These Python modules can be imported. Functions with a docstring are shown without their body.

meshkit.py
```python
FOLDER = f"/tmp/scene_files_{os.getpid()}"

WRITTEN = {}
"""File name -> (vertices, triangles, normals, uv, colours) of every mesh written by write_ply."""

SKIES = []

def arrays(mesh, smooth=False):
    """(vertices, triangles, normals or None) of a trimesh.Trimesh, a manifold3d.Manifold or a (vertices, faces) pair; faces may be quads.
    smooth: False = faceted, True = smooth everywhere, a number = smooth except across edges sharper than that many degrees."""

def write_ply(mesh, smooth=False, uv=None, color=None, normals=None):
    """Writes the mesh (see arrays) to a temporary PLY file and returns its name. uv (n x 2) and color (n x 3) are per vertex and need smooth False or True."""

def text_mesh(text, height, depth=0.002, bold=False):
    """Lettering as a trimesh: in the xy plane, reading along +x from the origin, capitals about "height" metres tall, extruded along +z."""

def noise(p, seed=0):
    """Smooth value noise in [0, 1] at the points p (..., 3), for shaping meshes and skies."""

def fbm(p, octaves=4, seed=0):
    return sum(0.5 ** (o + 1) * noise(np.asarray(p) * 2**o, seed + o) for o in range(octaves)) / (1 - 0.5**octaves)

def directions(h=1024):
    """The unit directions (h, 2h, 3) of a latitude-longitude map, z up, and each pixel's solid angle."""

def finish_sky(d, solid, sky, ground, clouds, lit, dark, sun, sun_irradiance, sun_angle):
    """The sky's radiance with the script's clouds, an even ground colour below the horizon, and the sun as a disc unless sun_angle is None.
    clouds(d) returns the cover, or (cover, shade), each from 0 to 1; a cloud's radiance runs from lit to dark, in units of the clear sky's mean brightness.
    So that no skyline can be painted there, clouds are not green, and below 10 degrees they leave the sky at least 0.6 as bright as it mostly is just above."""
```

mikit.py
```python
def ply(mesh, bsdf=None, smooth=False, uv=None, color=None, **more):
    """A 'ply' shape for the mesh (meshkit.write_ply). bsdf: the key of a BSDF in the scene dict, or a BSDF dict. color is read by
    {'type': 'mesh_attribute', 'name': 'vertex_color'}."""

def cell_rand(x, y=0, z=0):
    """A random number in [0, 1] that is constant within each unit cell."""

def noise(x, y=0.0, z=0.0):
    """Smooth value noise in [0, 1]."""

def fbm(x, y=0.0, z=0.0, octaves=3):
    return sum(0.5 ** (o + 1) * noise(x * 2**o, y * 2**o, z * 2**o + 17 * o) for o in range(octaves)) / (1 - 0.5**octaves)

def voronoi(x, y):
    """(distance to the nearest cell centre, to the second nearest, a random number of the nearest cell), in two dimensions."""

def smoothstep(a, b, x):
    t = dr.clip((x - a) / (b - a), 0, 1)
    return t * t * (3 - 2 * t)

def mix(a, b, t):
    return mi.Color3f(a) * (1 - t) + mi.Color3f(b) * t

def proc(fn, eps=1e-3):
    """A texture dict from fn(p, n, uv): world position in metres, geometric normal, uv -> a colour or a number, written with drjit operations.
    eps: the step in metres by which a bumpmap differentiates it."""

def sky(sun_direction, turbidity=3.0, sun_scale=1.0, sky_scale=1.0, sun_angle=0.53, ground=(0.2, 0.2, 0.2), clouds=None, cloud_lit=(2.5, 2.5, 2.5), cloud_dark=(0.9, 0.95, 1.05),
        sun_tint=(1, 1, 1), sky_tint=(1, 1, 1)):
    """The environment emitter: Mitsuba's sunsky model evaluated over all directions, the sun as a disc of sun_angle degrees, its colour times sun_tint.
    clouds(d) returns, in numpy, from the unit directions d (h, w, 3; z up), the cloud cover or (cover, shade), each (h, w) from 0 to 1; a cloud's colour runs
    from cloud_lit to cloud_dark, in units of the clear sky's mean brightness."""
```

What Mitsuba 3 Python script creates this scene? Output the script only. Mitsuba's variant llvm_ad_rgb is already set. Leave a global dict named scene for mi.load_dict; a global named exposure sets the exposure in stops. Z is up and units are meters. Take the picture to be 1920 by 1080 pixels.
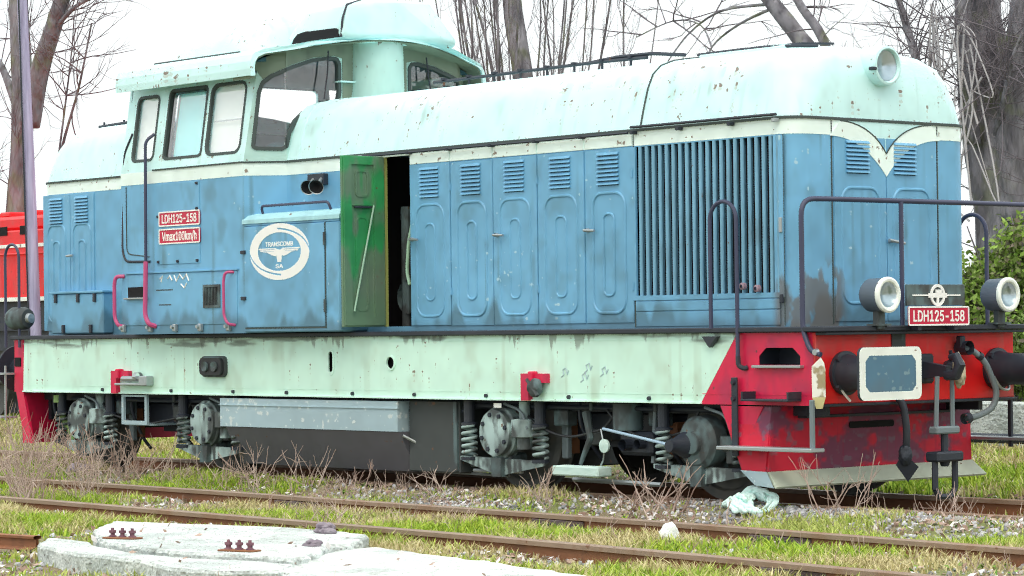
import math, random
import numpy as np, trimesh, drjit as dr, mitsuba as mi, mikit, meshkit
from mikit import noise, fbm, smoothstep, mix, proc
from shapely.geometry import Polygon, box as sbox, Point, LineString
from shapely import affinity
from shapely.ops import unary_union
T = mi.ScalarTransform4f
rng = np.random.default_rng(7)
random.seed(7)
scene, labels, used = {}, {}, {}

# ------------------------------------------------------------------ camera, sky, exposure
CAM = np.array([21.0270, -17.1935, 1.4417])
YAW, PITCH, ROLL, FPX = 2.4331085, 0.0145121, -0.0121893, 5254.85
fw = np.array([math.cos(PITCH) * math.cos(YAW), math.cos(PITCH) * math.sin(YAW), math.sin(PITCH)])
rt = np.cross(fw, [0, 0, 1]); rt /= np.linalg.norm(rt)
upv = np.cross(rt, fw)
upv = -math.sin(ROLL) * rt + math.cos(ROLL) * upv
scene['camera'] = {'type': 'perspective', 'fov': 2 * math.degrees(math.atan(960 / FPX)), 'fov_axis': 'x', 'near_clip': 0.5, 'far_clip': 1500.0,
                   'to_world': T().look_at(origin=CAM.tolist(), target=(CAM + fw).tolist(), up=upv.tolist())}
scene['sky'] = mikit.sky((0.55, -0.6, 1.0), turbidity=4, sun_scale=0.16, sun_angle=28, 
                           clouds=lambda d: (np.ones(d.shape[:2]), 1 - np.clip(d[..., 2], 0, 1)), cloud_lit=(3.3, 3.5, 3.5), cloud_dark=(2.1, 2.22, 2.22))   # an even overcast, brighter overhead
exposure = 2.3

# ------------------------------------------------------------------ mesh helpers
def key_of(base):
    n = used.get(base, -1) + 1
    used[base] = n
    return base if n == 0 else f'{base}_{n:03d}'

def add(base, mesh, mat, smooth=False, **kw):
    k = key_of(base)
    scene[k] = mesh if isinstance(mesh, dict) else mikit.ply(mesh, mat, smooth=smooth, **kw)
    return k

def adds(base, ms, mat, smooth=False, **kw):
    return [add(base, m, mat, smooth, **kw) for m in ms]

def tag(k, label=None, cat=None, group=None, kind=None):
    d = labels.setdefault(k, {})
    for a, b in (('label', label), ('category', cat), ('group', group), ('kind', kind)):
        if b: d[a] = b
    return k

def thing(base, label, cat, group=None):
    k = key_of(base)
    return tag(k, label, cat, group)

def cat(*ms):
    out = []
    for m in ms:
        out += list(m) if isinstance(m, (list, tuple)) else [m]
    return trimesh.util.concatenate([trimesh.Trimesh(np.asarray(m.vertices), np.asarray(m.faces), process=False) for m in out])

def bx(x0, x1, y0, y1, z0, z1, b=0.0):
    x0, x1 = min(x0, x1), max(x0, x1); y0, y1 = min(y0, y1), max(y0, y1); z0, z1 = min(z0, z1), max(z0, z1)
    if b <= 0:
        m = trimesh.creation.box((x1 - x0, y1 - y0, z1 - z0)); m.apply_translation(((x0 + x1) / 2, (y0 + y1) / 2, (z0 + z1) / 2)); return m
    pts = []
    for sx in (0, 1):
        for sy in (0, 1):
            for sz in (0, 1):
                c = np.array([(x0, x1)[sx], (y0, y1)[sy], (z0, z1)[sz]]); i = np.array([1 - 2 * sx, 1 - 2 * sy, 1 - 2 * sz]) * b
                for ax in range(3):
                    o = i.copy(); o[ax] = 0; pts.append(c + o)
    return trimesh.convex.convex_hull(np.array(pts))

def hull(pts): return trimesh.convex.convex_hull(np.array(pts, float))

def tube(pts, r, n=8, caps=True):
    P = np.asarray(pts, float); m = len(P)
    R = np.full(m, r) if np.isscalar(r) else np.asarray(r, float)
    t = np.gradient(P, axis=0); t /= np.linalg.norm(t, axis=1, keepdims=True) + 1e-12
    u = np.cross(t[0], [0, 0, 1] if abs(t[0][2]) < 0.9 else [1, 0, 0]); u /= np.linalg.norm(u)
    a = np.arange(n) * 2 * math.pi / n; V = []
    for i in range(m):
        u = u - t[i] * (u @ t[i]); u /= np.linalg.norm(u); w = np.cross(t[i], u)
        V.append(P[i] + R[i] * (np.cos(a)[:, None] * u + np.sin(a)[:, None] * w))
    V = np.vstack(V); F = []
    for i in range(m - 1):
        for j in range(n):
            k = (j + 1) % n; A = i * n
            F += [[A + j, A + k, A + n + k], [A + j, A + n + k, A + n + j]]
    if caps:
        V = np.vstack([V, P[0], P[-1]]); c0 = m * n
        for j in range(n):
            k = (j + 1) % n
            F += [[c0, k, j], [c0 + 1, (m - 1) * n + j, (m - 1) * n + k]]
    return trimesh.Trimesh(V, np.array(F), process=False)

def fillet(pts, r, n=6):
    P = [np.asarray(p, float) for p in pts]; out = [P[0]]
    for a, b, c in zip(P, P[1:], P[2:]):
        d0, d1 = a - b, c - b; l0, l1 = np.linalg.norm(d0), np.linalg.norm(d1); q = min(r, l0 * .49, l1 * .49)
        s, e = b + d0 / l0 * q, b + d1 / l1 * q
        for i in range(n + 1):
            t = i / n; out.append((1 - t) ** 2 * s + 2 * t * (1 - t) * b + t * t * e)
    return out + [P[-1]]

def rod(pts, r, f=0.05, n=8): return tube(fillet(pts, f) if len(pts) > 2 else pts, r, n)

def lathe(prof, O, axis, n=28):
    """prof: (along axis, radius) pairs."""
    w = np.asarray(axis, float); w /= np.linalg.norm(w); u = np.cross(w, [0, 0, 1] if abs(w[2]) < .9 else [1, 0, 0]); u /= np.linalg.norm(u); v = np.cross(w, u)
    a = np.arange(n) * 2 * math.pi / n; O = np.asarray(O, float)
    V = np.vstack([O + w * h + max(r, 1e-5) * (np.cos(a)[:, None] * u + np.sin(a)[:, None] * v) for h, r in prof]); F = []
    for i in range(len(prof) - 1):
        for j in range(n):
            k = (j + 1) % n; A = i * n
            F += [[A + j, A + k, A + n + k], [A + j, A + n + k, A + n + j]]
    return trimesh.Trimesh(V, np.array(F), process=False)

def plate(poly, n0, n1, O=(0, 0, 0), U=(1, 0, 0), V=(0, 0, 1)):
    """Polygon in (u, v), extruded from n0 to n1 along U x V."""
    polys = [g for g in getattr(poly, 'geoms', [poly]) if g.area > 1e-7]
    ms = []
    U, V, O = (np.asarray(q, float) for q in (U, V, O)); N = np.cross(U, V)
    M = np.eye(4); M[:3, 0], M[:3, 1], M[:3, 2], M[:3, 3] = U, V, N, O + N * n0
    for g in polys:
        m = trimesh.creation.extrude_polygon(g, n1 - n0, engine='earcut'); m.apply_transform(M); ms.append(m)
    return cat(ms)

def rr(x0, x1, z0, z1, r=.05): return sbox(x0 + r, z0 + r, x1 - r, z1 - r).buffer(r, quad_segs=5)
def near(poly, y, n0, n1): return plate(poly, n0, n1, (0, y, 0))                       # outward normal is -y
def front(poly, x, n0, n1): return plate(poly, n0, n1, (x, 0, 0), (0, 1, 0), (0, 0, 1))  # outward normal is +x
def mir(m):
    q = m.copy(); q.vertices[:, 1] *= -1; q.faces = q.faces[:, ::-1]; return trimesh.Trimesh(q.vertices, q.faces, process=False)
def words(text, h, O, U, V, bold=True, depth=.003, width=None):
    m = meshkit.text_mesh(text, h, depth, bold); w = m.bounds[1][0] - m.bounds[0][0]; m.apply_translation((-m.bounds[0][0] - w / 2, 0, 0))
    if width: m.vertices[:, 0] *= width / w
    U, V = np.asarray(U, float), np.asarray(V, float); M = np.eye(4); M[:3, 0], M[:3, 1], M[:3, 2], M[:3, 3] = U, V, np.cross(U, V), O
    m.apply_transform(M); return m
def blob(c, r, amp=.25, seed=0, sub=2, freq=1.5):
    m = trimesh.creation.icosphere(subdivisions=sub); v = m.vertices
    d = 1 + amp * 2 * (meshkit.fbm(v * freq + seed * 13.7, 3, seed) - .5); m.vertices = v * d[:, None] * np.asarray(r) + np.asarray(c); return m

# ------------------------------------------------------------------ materials
def mat(name, **d): scene[name] = {'type': 'twosided', 'bsdf': {'type': 'principled', **d}}
def rgb(c): return {'type': 'rgb', 'value': list(c)}

def frame_stains(p, c, bl):
    # oil and soot that ran down from the deck edge, in ragged tongues
    tong = noise(p.x * 9, p.y, 3.) * .6 + noise(p.x * 31, p.y, 7.) * .4
    k = smoothstep(.0, .05, p.z - 1.385 + .16 * smoothstep(.45, .95, tong))
    oil = smoothstep(.55, .75, fbm(p.x * 2.3 + 4, p.y, p.z * 13, 3) + .25 * smoothstep(1.27, 1.36, p.z) - .35 * smoothstep(.9, .3, noise(p.x * .8 + 5., 0., 0.)))
    return mix(mix(c, (.20, .24, .20), k * .7), (.07, .08, .07), oil * .75 * smoothstep(1.22, 1.33, p.z))
def blue_stains(p, c, bl):
    # splashes along the sill and brown leaks on the near corner of the nose
    k = smoothstep(.10, -.02, p.z - 1.44 - .22 * smoothstep(.4, .8, fbm(p.x * 4, p.y * 4, 5., 3)))
    r = smoothstep(.50, .62, fbm(p.x * 6, p.y * 9, p.z * 3.5, 4) + .12 * smoothstep(1.9, 1.6, p.z)) * smoothstep(5.40, 5.5, p.x) * smoothstep(-.45, -.6, p.y) * smoothstep(2.05, 1.8, p.z)
    return mix(mix(c, (.055, .11, .14), k * .6), (.13, .10, .075), r * .75)
def greasy(p, c, bl):      # oil and brake dust caked on the running gear
    a = fbm(p.x * 6 + 2, p.y * 6, p.z * 4, 4); s = noise(p.x * 26, p.y * 26, p.z * 5)
    return mix(c, (.045, .05, .052), smoothstep(.36, .60, a + .30 * (s - .5)) * .92)
def paint(name, col, rough=.42, rust=(.16, .07, .035), chips=.35, dirt=(.2, .2, .17), grime=.35, var=.12, seed=0., streak=.5, bump=0.0015, spec=.5, extra=None, drip=0):
    """Old brushed paint: uneven tone, rain streaks, grime blotches and chips down to rusty steel."""
    def fn(p, n, uv):
        lo = fbm(p.x * 1.1 + seed, p.y * 1.1, p.z * 1.1, 3); md = fbm(p.x * 7 + seed * 3, p.y * 7, p.z * 5, 2)
        st = noise(p.x * 17 + seed, p.y * 17, p.z * .9)
        bl = fbm(p.x * 5 + seed * 2, p.y * 5, p.z * 3.2, 3)
        c = mi.Color3f(col) * (1 + var * 2 * (lo - .5) + var * 1.3 * (md - .5))
        c = mix(c, dirt, grime * (smoothstep(.5, .85, bl) * .7 + streak * smoothstep(.62, .95, st) * smoothstep(.35, .7, lo)))
        ch = fbm(p.x * 21 + 5 + seed, p.y * 21, p.z * 17, 3)
        k = smoothstep(.80 - .11 * chips, .84 - .11 * chips, ch * .75 + lo * .25 + .06)
        for i in range(drip):      # rust that has run down from the chips
            dz = .035 + .05 * i; c2 = fbm(p.x * 21 + 5 + seed, p.y * 21, (p.z + dz) * 17, 3); k2 = smoothstep(.80 - .11 * chips, .84 - .11 * chips, c2 * .75 + lo * .25 + .05)
            c = mix(c, (.42, .30, .20), k2 * (.42 - .12 * i))
        c = mix(c, rust, k * .85)
        return extra(p, c, bl) if extra else c
    b = {'type': 'principled', 'base_color': proc(fn), 'roughness': rough, 'specular': spec}
    if bump:
        def dent(p, n, uv): return fbm(p.x * 3.1, p.y * 3.1 + 9, p.z * 3.1, 2)
        b = {'type': 'bumpmap', 'arbitrary': {**proc(dent, eps=.01)}, 'scale': bump * 6, 'bsdf': b}
    scene[name] = {'type': 'twosided', 'bsdf': b}

paint('paint_mint', (.59, .87, .885), rough=.42, grime=.42, chips=.55, streak=1.0, seed=1., dirt=(.30, .46, .44), var=.10, drip=2)
paint('paint_blue', (.148, .38, .595), rough=.45, grime=.7, chips=.12, seed=2., dirt=(.09, .20, .26), rust=(.4, .6, .7), var=.2, streak=1.0, extra=blue_stains)
paint('paint_cream', (.78, .91, .88), rough=.45, grime=.25, chips=.55, seed=3., dirt=(.5, .55, .45))
paint('paint_frame', (.60, .86, .755), rough=.5, grime=.42, chips=.30, seed=4., dirt=(.36, .42, .30), streak=.9, extra=frame_stains, drip=2)
paint('paint_red', (.62, .012, .065), rough=.4, grime=.55, chips=.32, seed=5., dirt=(.12, .03, .09), rust=(.10, .05, .06))
def skirt_fn(p, n, uv):
    a = fbm(p.x * 2.2 + 3, p.y * 2.2, p.z * 2.6, 4); b = fbm(p.x * 14, p.y * 14, p.z * 14, 3); s = noise(p.x * 30, p.y * 30, p.z * 2)
    c = mix((.60, .010, .04), (.12, .045, .10), smoothstep(.45, .60, a + .30 * (b - .5)) * .85)
    c = mix(c, (.16, .15, .20), smoothstep(.60, .75, b) * .45)
    return mix(c, (.30, .01, .05), smoothstep(.7, .95, s) * .4)
scene['skirt_red'] = {'type': 'twosided', 'bsdf': {'type': 'principled', 'base_color': proc(skirt_fn), 'roughness': .55, 'specular': .4}}
paint('signal_red', (.72, .010, .012), rough=.4, grime=.6, chips=.1, seed=7.)
paint('green_paint', (.03, .27, .09), rough=.45, grime=1.0, chips=.4, seed=8., dirt=(.13, .21, .15), var=.3, extra=lambda p, c, bl: mix(c, (.15, .19, .15), smoothstep(.45, .65, fbm(p.x * 5, p.y * 7, p.z * 2.5, 3) + .3 * smoothstep(2.35, 1.6, p.z)) * .75))
paint('white_paint', (.80, .84, .80), rough=.45, grime=.2, chips=.3, seed=9.)
paint('steel_dark', (.020, .026, .040), rough=.5, grime=.4, chips=.2, seed=10., dirt=(.07, .07, .08), bump=0)
paint('paint_soot_shade', (.20, .25, .19), rough=.7, grime=.8, chips=.3, seed=91., dirt=(.10, .12, .10))  # dark olive: soot plus the shade of the visor in one colour
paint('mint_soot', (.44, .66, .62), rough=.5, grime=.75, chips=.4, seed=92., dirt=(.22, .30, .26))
paint('axle_light', (.36, .48, .48), rough=.6, grime=1.3, chips=.5, seed=71., dirt=(.07, .085, .09), var=.35, bump=0, extra=greasy)
paint('under_grey', (.10, .15, .16), rough=.65, grime=1.0, chips=.2, seed=11., dirt=(.05, .055, .055), bump=0, extra=greasy)
paint('tank_grey', (.34, .46, .52), rough=.5, grime=.8, chips=.8, seed=12., dirt=(.38, .48, .5), rust=(.6, .66, .66))
paint('tank_dark', (.105, .105, .125), rough=.55, grime=.6, chips=.2, seed=13., dirt=(.10, .11, .12))
paint('tank_end', (.05, .058, .060), rough=.6, grime=.5, chips=.2, seed=93., dirt=(.05, .055, .055))
paint('rail_rust', (.23, .095, .045), rough=.7, grime=.6, chips=.1, seed=14., dirt=(.10, .06, .045), bump=0)
paint('rail_head', (.27, .19, .14), rough=.38, grime=.7, chips=.2, seed=15., dirt=(.22, .10, .05), bump=0)
paint('back_red', (.72, .010, .015), rough=.4, grime=.25, chips=.1, seed=16., bump=0)
paint('blade_white', (.56, .62, .50), rough=.55, grime=.6, chips=.75, seed=17., dirt=(.30, .32, .22))
mat('plate_red', base_color=rgb((.50, .012, .05)), roughness=.35)
mat('white_letters', base_color=rgb((.85, .85, .84)), roughness=.4)
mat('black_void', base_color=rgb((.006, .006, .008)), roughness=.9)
mat('rubber', base_color=rgb((.018, .02, .024)), roughness=.55)
mat('seal', base_color=rgb((.05, .07, .07)), roughness=.6)
mat('handrail', base_color=rgb((.045, .05, .10)), roughness=.4)
mat('dull_pink', base_color=rgb((.30, .20, .25)), roughness=.6)
mat('pink_rail', base_color=rgb((.50, .07, .20)), roughness=.4)
mat('chrome', base_color=rgb((.42, .52, .58)), roughness=.28, metallic=1.0)
mat('bare_steel', base_color=rgb((.42, .46, .48)), roughness=.4, metallic=.7)
mat('cab_inside', base_color=rgb((.03, .10, .13)), roughness=.7)
mat('sheet_white', base_color=rgb((.86, .92, .92)), roughness=.8)
mat('backdrop_cyan', base_color=rgb((.42, .90, .95)), roughness=.8)
mat('hose_grey', base_color=rgb((.16, .2, .22)), roughness=.6)
mat('rag_cloth', base_color=rgb((.66, .86, .82)), roughness=.9)
mat('blue_plastic', base_color=rgb((.04, .12, .38)), roughness=.4)
mat('yellow_paint', base_color=rgb((.80, .52, .01)), roughness=.45)
scene['glass'] = {'type': 'thindielectric', 'int_ior': 1.5}
scene['lens_glass'] = {'type': 'thindielectric', 'int_ior': 1.5}

def concrete_fn(p, n, uv):
    a = fbm(p.x * 3, p.y * 3, p.z * 3, 4); s = noise(p.x * 55, p.y * 55, p.z * 55); b = fbm(p.x * 24 + 4, p.y * 24, p.z * 24, 3)
    c = mix((.38, .42, .41), (.66, .70, .68), smoothstep(.3, .7, a * .6 + .4 * noise(p.x * 90, p.y * 90, p.z * 90)))
    c = mix(c, (.24, .26, .23), smoothstep(.52, .72, b) * .6)
    return mix(c, (.10, .10, .10), smoothstep(.80, .90, s) * .8)
scene['concrete'] = {'type': 'twosided', 'bsdf': {'type': 'bumpmap', 'arbitrary': proc(lambda p, n, uv: fbm(p.x * 40, p.y * 40, p.z * 40, 3), eps=.004), 'scale': .02,
                     'bsdf': {'type': 'principled', 'base_color': proc(concrete_fn), 'roughness': .85, 'specular': .25}}}

def ground_fn(p, n, uv):
    a = fbm(p.x * .9, p.y * .9, 3., 4); b = fbm(p.x * 7, p.y * 7, 1., 3); g = noise(p.x * 60, p.y * 60, 2.)
    c = mix((.17, .13, .085), (.26, .225, .16), b)
    c = mix(c, (.13, .17, .05), smoothstep(.45, .62, a) * .7)
    c = mix(c, (.40, .40, .37), smoothstep(.80, .92, g) * .6)
    under = smoothstep(-1.25, -.95, p.y + .25 * (b - .5)) * smoothstep(3.0, 2.3, p.y + 1.2 * (a - .5)) * smoothstep(6.2, 5.4, dr.abs(p.x) + .8 * (b - .5))      # shade beneath the locomotive painted into the oily soil
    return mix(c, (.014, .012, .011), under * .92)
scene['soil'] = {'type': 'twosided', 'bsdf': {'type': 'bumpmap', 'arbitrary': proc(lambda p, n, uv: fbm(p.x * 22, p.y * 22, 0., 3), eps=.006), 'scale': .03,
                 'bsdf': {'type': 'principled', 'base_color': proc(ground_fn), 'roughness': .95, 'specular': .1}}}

def bark_fn(p, n, uv):
    a = noise(p.x * 9, p.y * 9, p.z * 2.2); b = fbm(p.x * 5, p.y * 5, p.z * 3, 3)
    c = mix((.095, .09, .105), (.32, .31, .345), a)
    return mix(c, (.17, .19, .10), smoothstep(.5, .75, b) * .6)
scene['bark'] = {'type': 'twosided', 'bsdf': {'type': 'bumpmap', 'arbitrary': proc(lambda p, n, uv: fbm(p.x * 13, p.y * 13, p.z * 3.2, 3), eps=.01), 'scale': .13,
                 'bsdf': {'type': 'principled', 'base_color': proc(bark_fn), 'roughness': .9, 'specular': .1}}}
mat('twig', base_color=rgb((.15, .13, .15)), roughness=.9)
mat('pale_twig', base_color=rgb((.46, .44, .46)), roughness=.8)
mat('pole_wood', base_color=proc(lambda p, n, uv: mix((.27, .25, .40), (.46, .44, .62), noise(p.x * 40, p.y * 40, p.z * 1.5))), roughness=.8)
mat('weed_stem', base_color=proc(lambda p, n, uv: mix((.27, .17, .14), (.62, .51, .45), noise(p.x * 9, p.y * 9, p.z * 2))), roughness=.9)
scene['foliage'] = {'type': 'twosided', 'bsdf': {'type': 'principled', 'base_color': {'type': 'mesh_attribute', 'name': 'vertex_color'}, 'roughness': .7, 'specular': .2}}

# ------------------------------------------------------------------ ground
def gz(x, y):
    x, y = np.asarray(x, float), np.asarray(y, float)
    sm = lambda a, b, t: (lambda q: q * q * (3 - 2 * q))(np.clip((t - a) / (b - a), 0, 1))
    z = -.125 + .10 * sm(-1.9, -1.15, y) * (1 - sm(-.95, -.80, y)) - .04 * sm(-.95, -.8, y)
    z = z + .30 * sm(1.6, 5.5, y) - .05 * sm(-6, -9, y)
    p = np.stack([x * 1.3, y * 1.3, np.zeros_like(x)], -1)
    return z + .05 * (meshkit.fbm(p, 3, 3) - .5) * np.where(np.abs(y) < 1, .5, 1)
def ground():
    xs = np.concatenate([np.linspace(-700, -40, 24)[:-1], np.linspace(-40, -9, 60)[:-1], np.linspace(-9, 14, 240)[:-1], np.linspace(14, 40, 40)[:-1], np.linspace(40, 700, 24)])
    ys = np.concatenate([np.linspace(-700, -40, 24)[:-1], np.linspace(-40, -9, 50)[:-1], np.linspace(-9, 7, 240)[:-1], np.linspace(7, 40, 50)[:-1], np.linspace(40, 700, 24)])
    X, Y = np.meshgrid(xs, ys); V = np.stack([X, Y, gz(X, Y)], -1).reshape(-1, 3)
    i = np.arange(len(ys) - 1)[:, None] * len(xs) + np.arange(len(xs) - 1)[None]; i = i.ravel(); n = len(xs)
    return trimesh.Trimesh(V, np.vstack([np.stack([i, i + 1, i + n + 1], 1), np.stack([i, i + n + 1, i + n], 1)]), process=False)
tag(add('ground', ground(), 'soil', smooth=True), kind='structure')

# ------------------------------------------------------------------ rails and sleepers
RAIL = [(-.07, -.17), (.07, -.17), (.07, -.158), (.012, -.135), (.012, -.045), (.035, -.034), (.036, -.006), (.028, 0), (-.028, 0), (-.036, -.006), (-.035, -.034), (-.012, -.045), (-.012, -.135), (-.07, -.158)]
def sweep(path, prof):
    P = np.asarray(path, float); t = np.gradient(P, axis=0); t /= np.linalg.norm(t, axis=1, keepdims=True)
    s = np.stack([-t[:, 1], t[:, 0], 0 * t[:, 0]], 1); n = len(prof)
    V = np.vstack([P[i] + np.array([s[i] * a + np.array([0, 0, b]) for a, b in prof]) for i in range(len(P))]); F = []
    for i in range(len(P) - 1):
        for j in range(n):
            k = (j + 1) % n; A = i * n
            F += [[A + j, A + k, A + n + k], [A + j, A + n + k, A + n + j]]
    return trimesh.Trimesh(V, np.array(F), process=False)
def yfar(x): return np.interp(x, [-40, -3.3, 0, 2.3, 6.3, 8, 9.6, 14, 40], [-2.1, -2.57, -2.62, -2.70, -2.83, -2.95, -3.08, -3.4, -5.6])
def rail(ys, label, x0=-45, x1=40, zo=0.):
    xs = np.linspace(x0, x1, 86); path = np.stack([xs, [ys(x) for x in xs], np.full_like(xs, zo)], 1)
    k = thing('rail', label, 'rail')
    add(k + '__web_and_foot', sweep(path, RAIL[0:6] + RAIL[10:]), 'rail_rust', smooth=40)
    head = [(.037, -.037), (.037, -.006), (.029, .001), (-.029, .001), (-.037, -.006), (-.037, -.037)]
    add(k + '__head', sweep(path, head), 'rail_head', smooth=40)
    return k
ra = rail(lambda x: yfar(x), 'rusty rail of the empty track in front, the one nearer the blue locomotive', zo=.0)
rb = rail(lambda x: yfar(x) - 1.72 - .003 * x, 'rusty rail of the empty track in front, the lower one partly behind the concrete slab', zo=-.005)
rc = rail(lambda x: -.755, 'nearer rail under the blue locomotive, half buried in dirt and weeds')
rd = rail(lambda x: .755, 'far rail under the blue locomotive, coming out to the right of the plough')
paint('rail_joint', (.09, .06, .06), rough=.6, grime=.6, chips=.3, seed=81., dirt=(.14, .13, .17), bump=0)
def fishplate(k, ys, x):
    y = float(ys(x))
    m = cat([bx(x - .3, x + .3, y + s * .028 - .012, y + s * .028 + .012, -.13, -.045, .004) for s in (-1, 1)])
    f = add(k + '__fishplate', m, 'rail_joint')
    for q in (-.21, -.07, .07, .21):
        add(f + '__bolt', lathe([(0, .02), (.025, .02), (.03, .012), (.03, 0)], (x + q, y - .04, -.09), (0, -1, 0), 8), 'steel_dark')
fishplate(ra, yfar, 1.15); fishplate(ra, yfar, 4.75)
fishplate(ra, yfar, 7.25); fishplate(rb, lambda x: yfar(x) - 1.74, 9.2)

# ------------------------------------------------------------------ THE LOCOMOTIVE
L = thing('locomotive', 'blue and mint diesel locomotive with red buffer beam and one green door standing open', 'locomotive')
P = L + '__'
DK = 1.43          # deck height
HW, XF, XC, XR = 1.08, 5.66, -1.13, -5.74   # half width, nose, cab front, tail
CW = 1.40          # cab half width
Z1, Z2 = 2.965, 3.09   # cream band
def arc(cx, cy, r, a0, a1, n=8): return [(cx + r * math.cos(a), cy + r * math.sin(a)) for a in np.linspace(math.radians(a0), math.radians(a1), n)]
def nose_path(hw, xf, r, xs): return [(xs, -hw)] + arc(xf - r, -hw + r, r, -90, 0) + arc(xf - r, hw - r, r, 0, 90) + [(xs, hw)]
def strip(path, z0, z1, flip=False):
    V = np.array([(x, y, z0) for x, y in path] + [(x, y, z1) for x, y in path]); n = len(path)
    F = []
    for i in range(n - 1): F += [[i, i + 1, n + i + 1], [i, n + i + 1, n + i]]
    F = np.array(F); return trimesh.Trimesh(V, F[:, ::-1] if flip else F, process=False)
def rings(loops):
    n = len(loops[0]); V = np.vstack(loops); F = []
    for i in range(len(loops) - 1):
        for j in range(n - 1):
            A = i * n; F += [[A + j, A + j + 1, A + n + j + 1], [A + j, A + n + j + 1, A + n + j]]
    return trimesh.Trimesh(V, np.array(F), process=False)
ROOF = [(0, 0, 3.09), (.045, .0, 3.27), (.10, .015, 3.45), (.16, .05, 3.57), (.25, .10, 3.645), (.40, .19, 3.695), (.60, .32, 3.725), (.85, .48, 3.748), (1.06, .62, 3.757)]
def hood_roof(xs, xf, sgn=1):
    lo = []
    for d, f, z in ROOF:
        p = nose_path(HW - d, abs(xf) - f if sgn > 0 else abs(xf) - f, min(.22 + d * .9, max(HW - d - .002, .001)), abs(xs) if sgn < 0 else xs)
        lo.append(np.array([(sgn * x, y, z) for x, y in p]))
    m = rings(lo)
    return m if sgn > 0 else trimesh.Trimesh(m.vertices, m.faces[:, ::-1], process=False)

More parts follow.
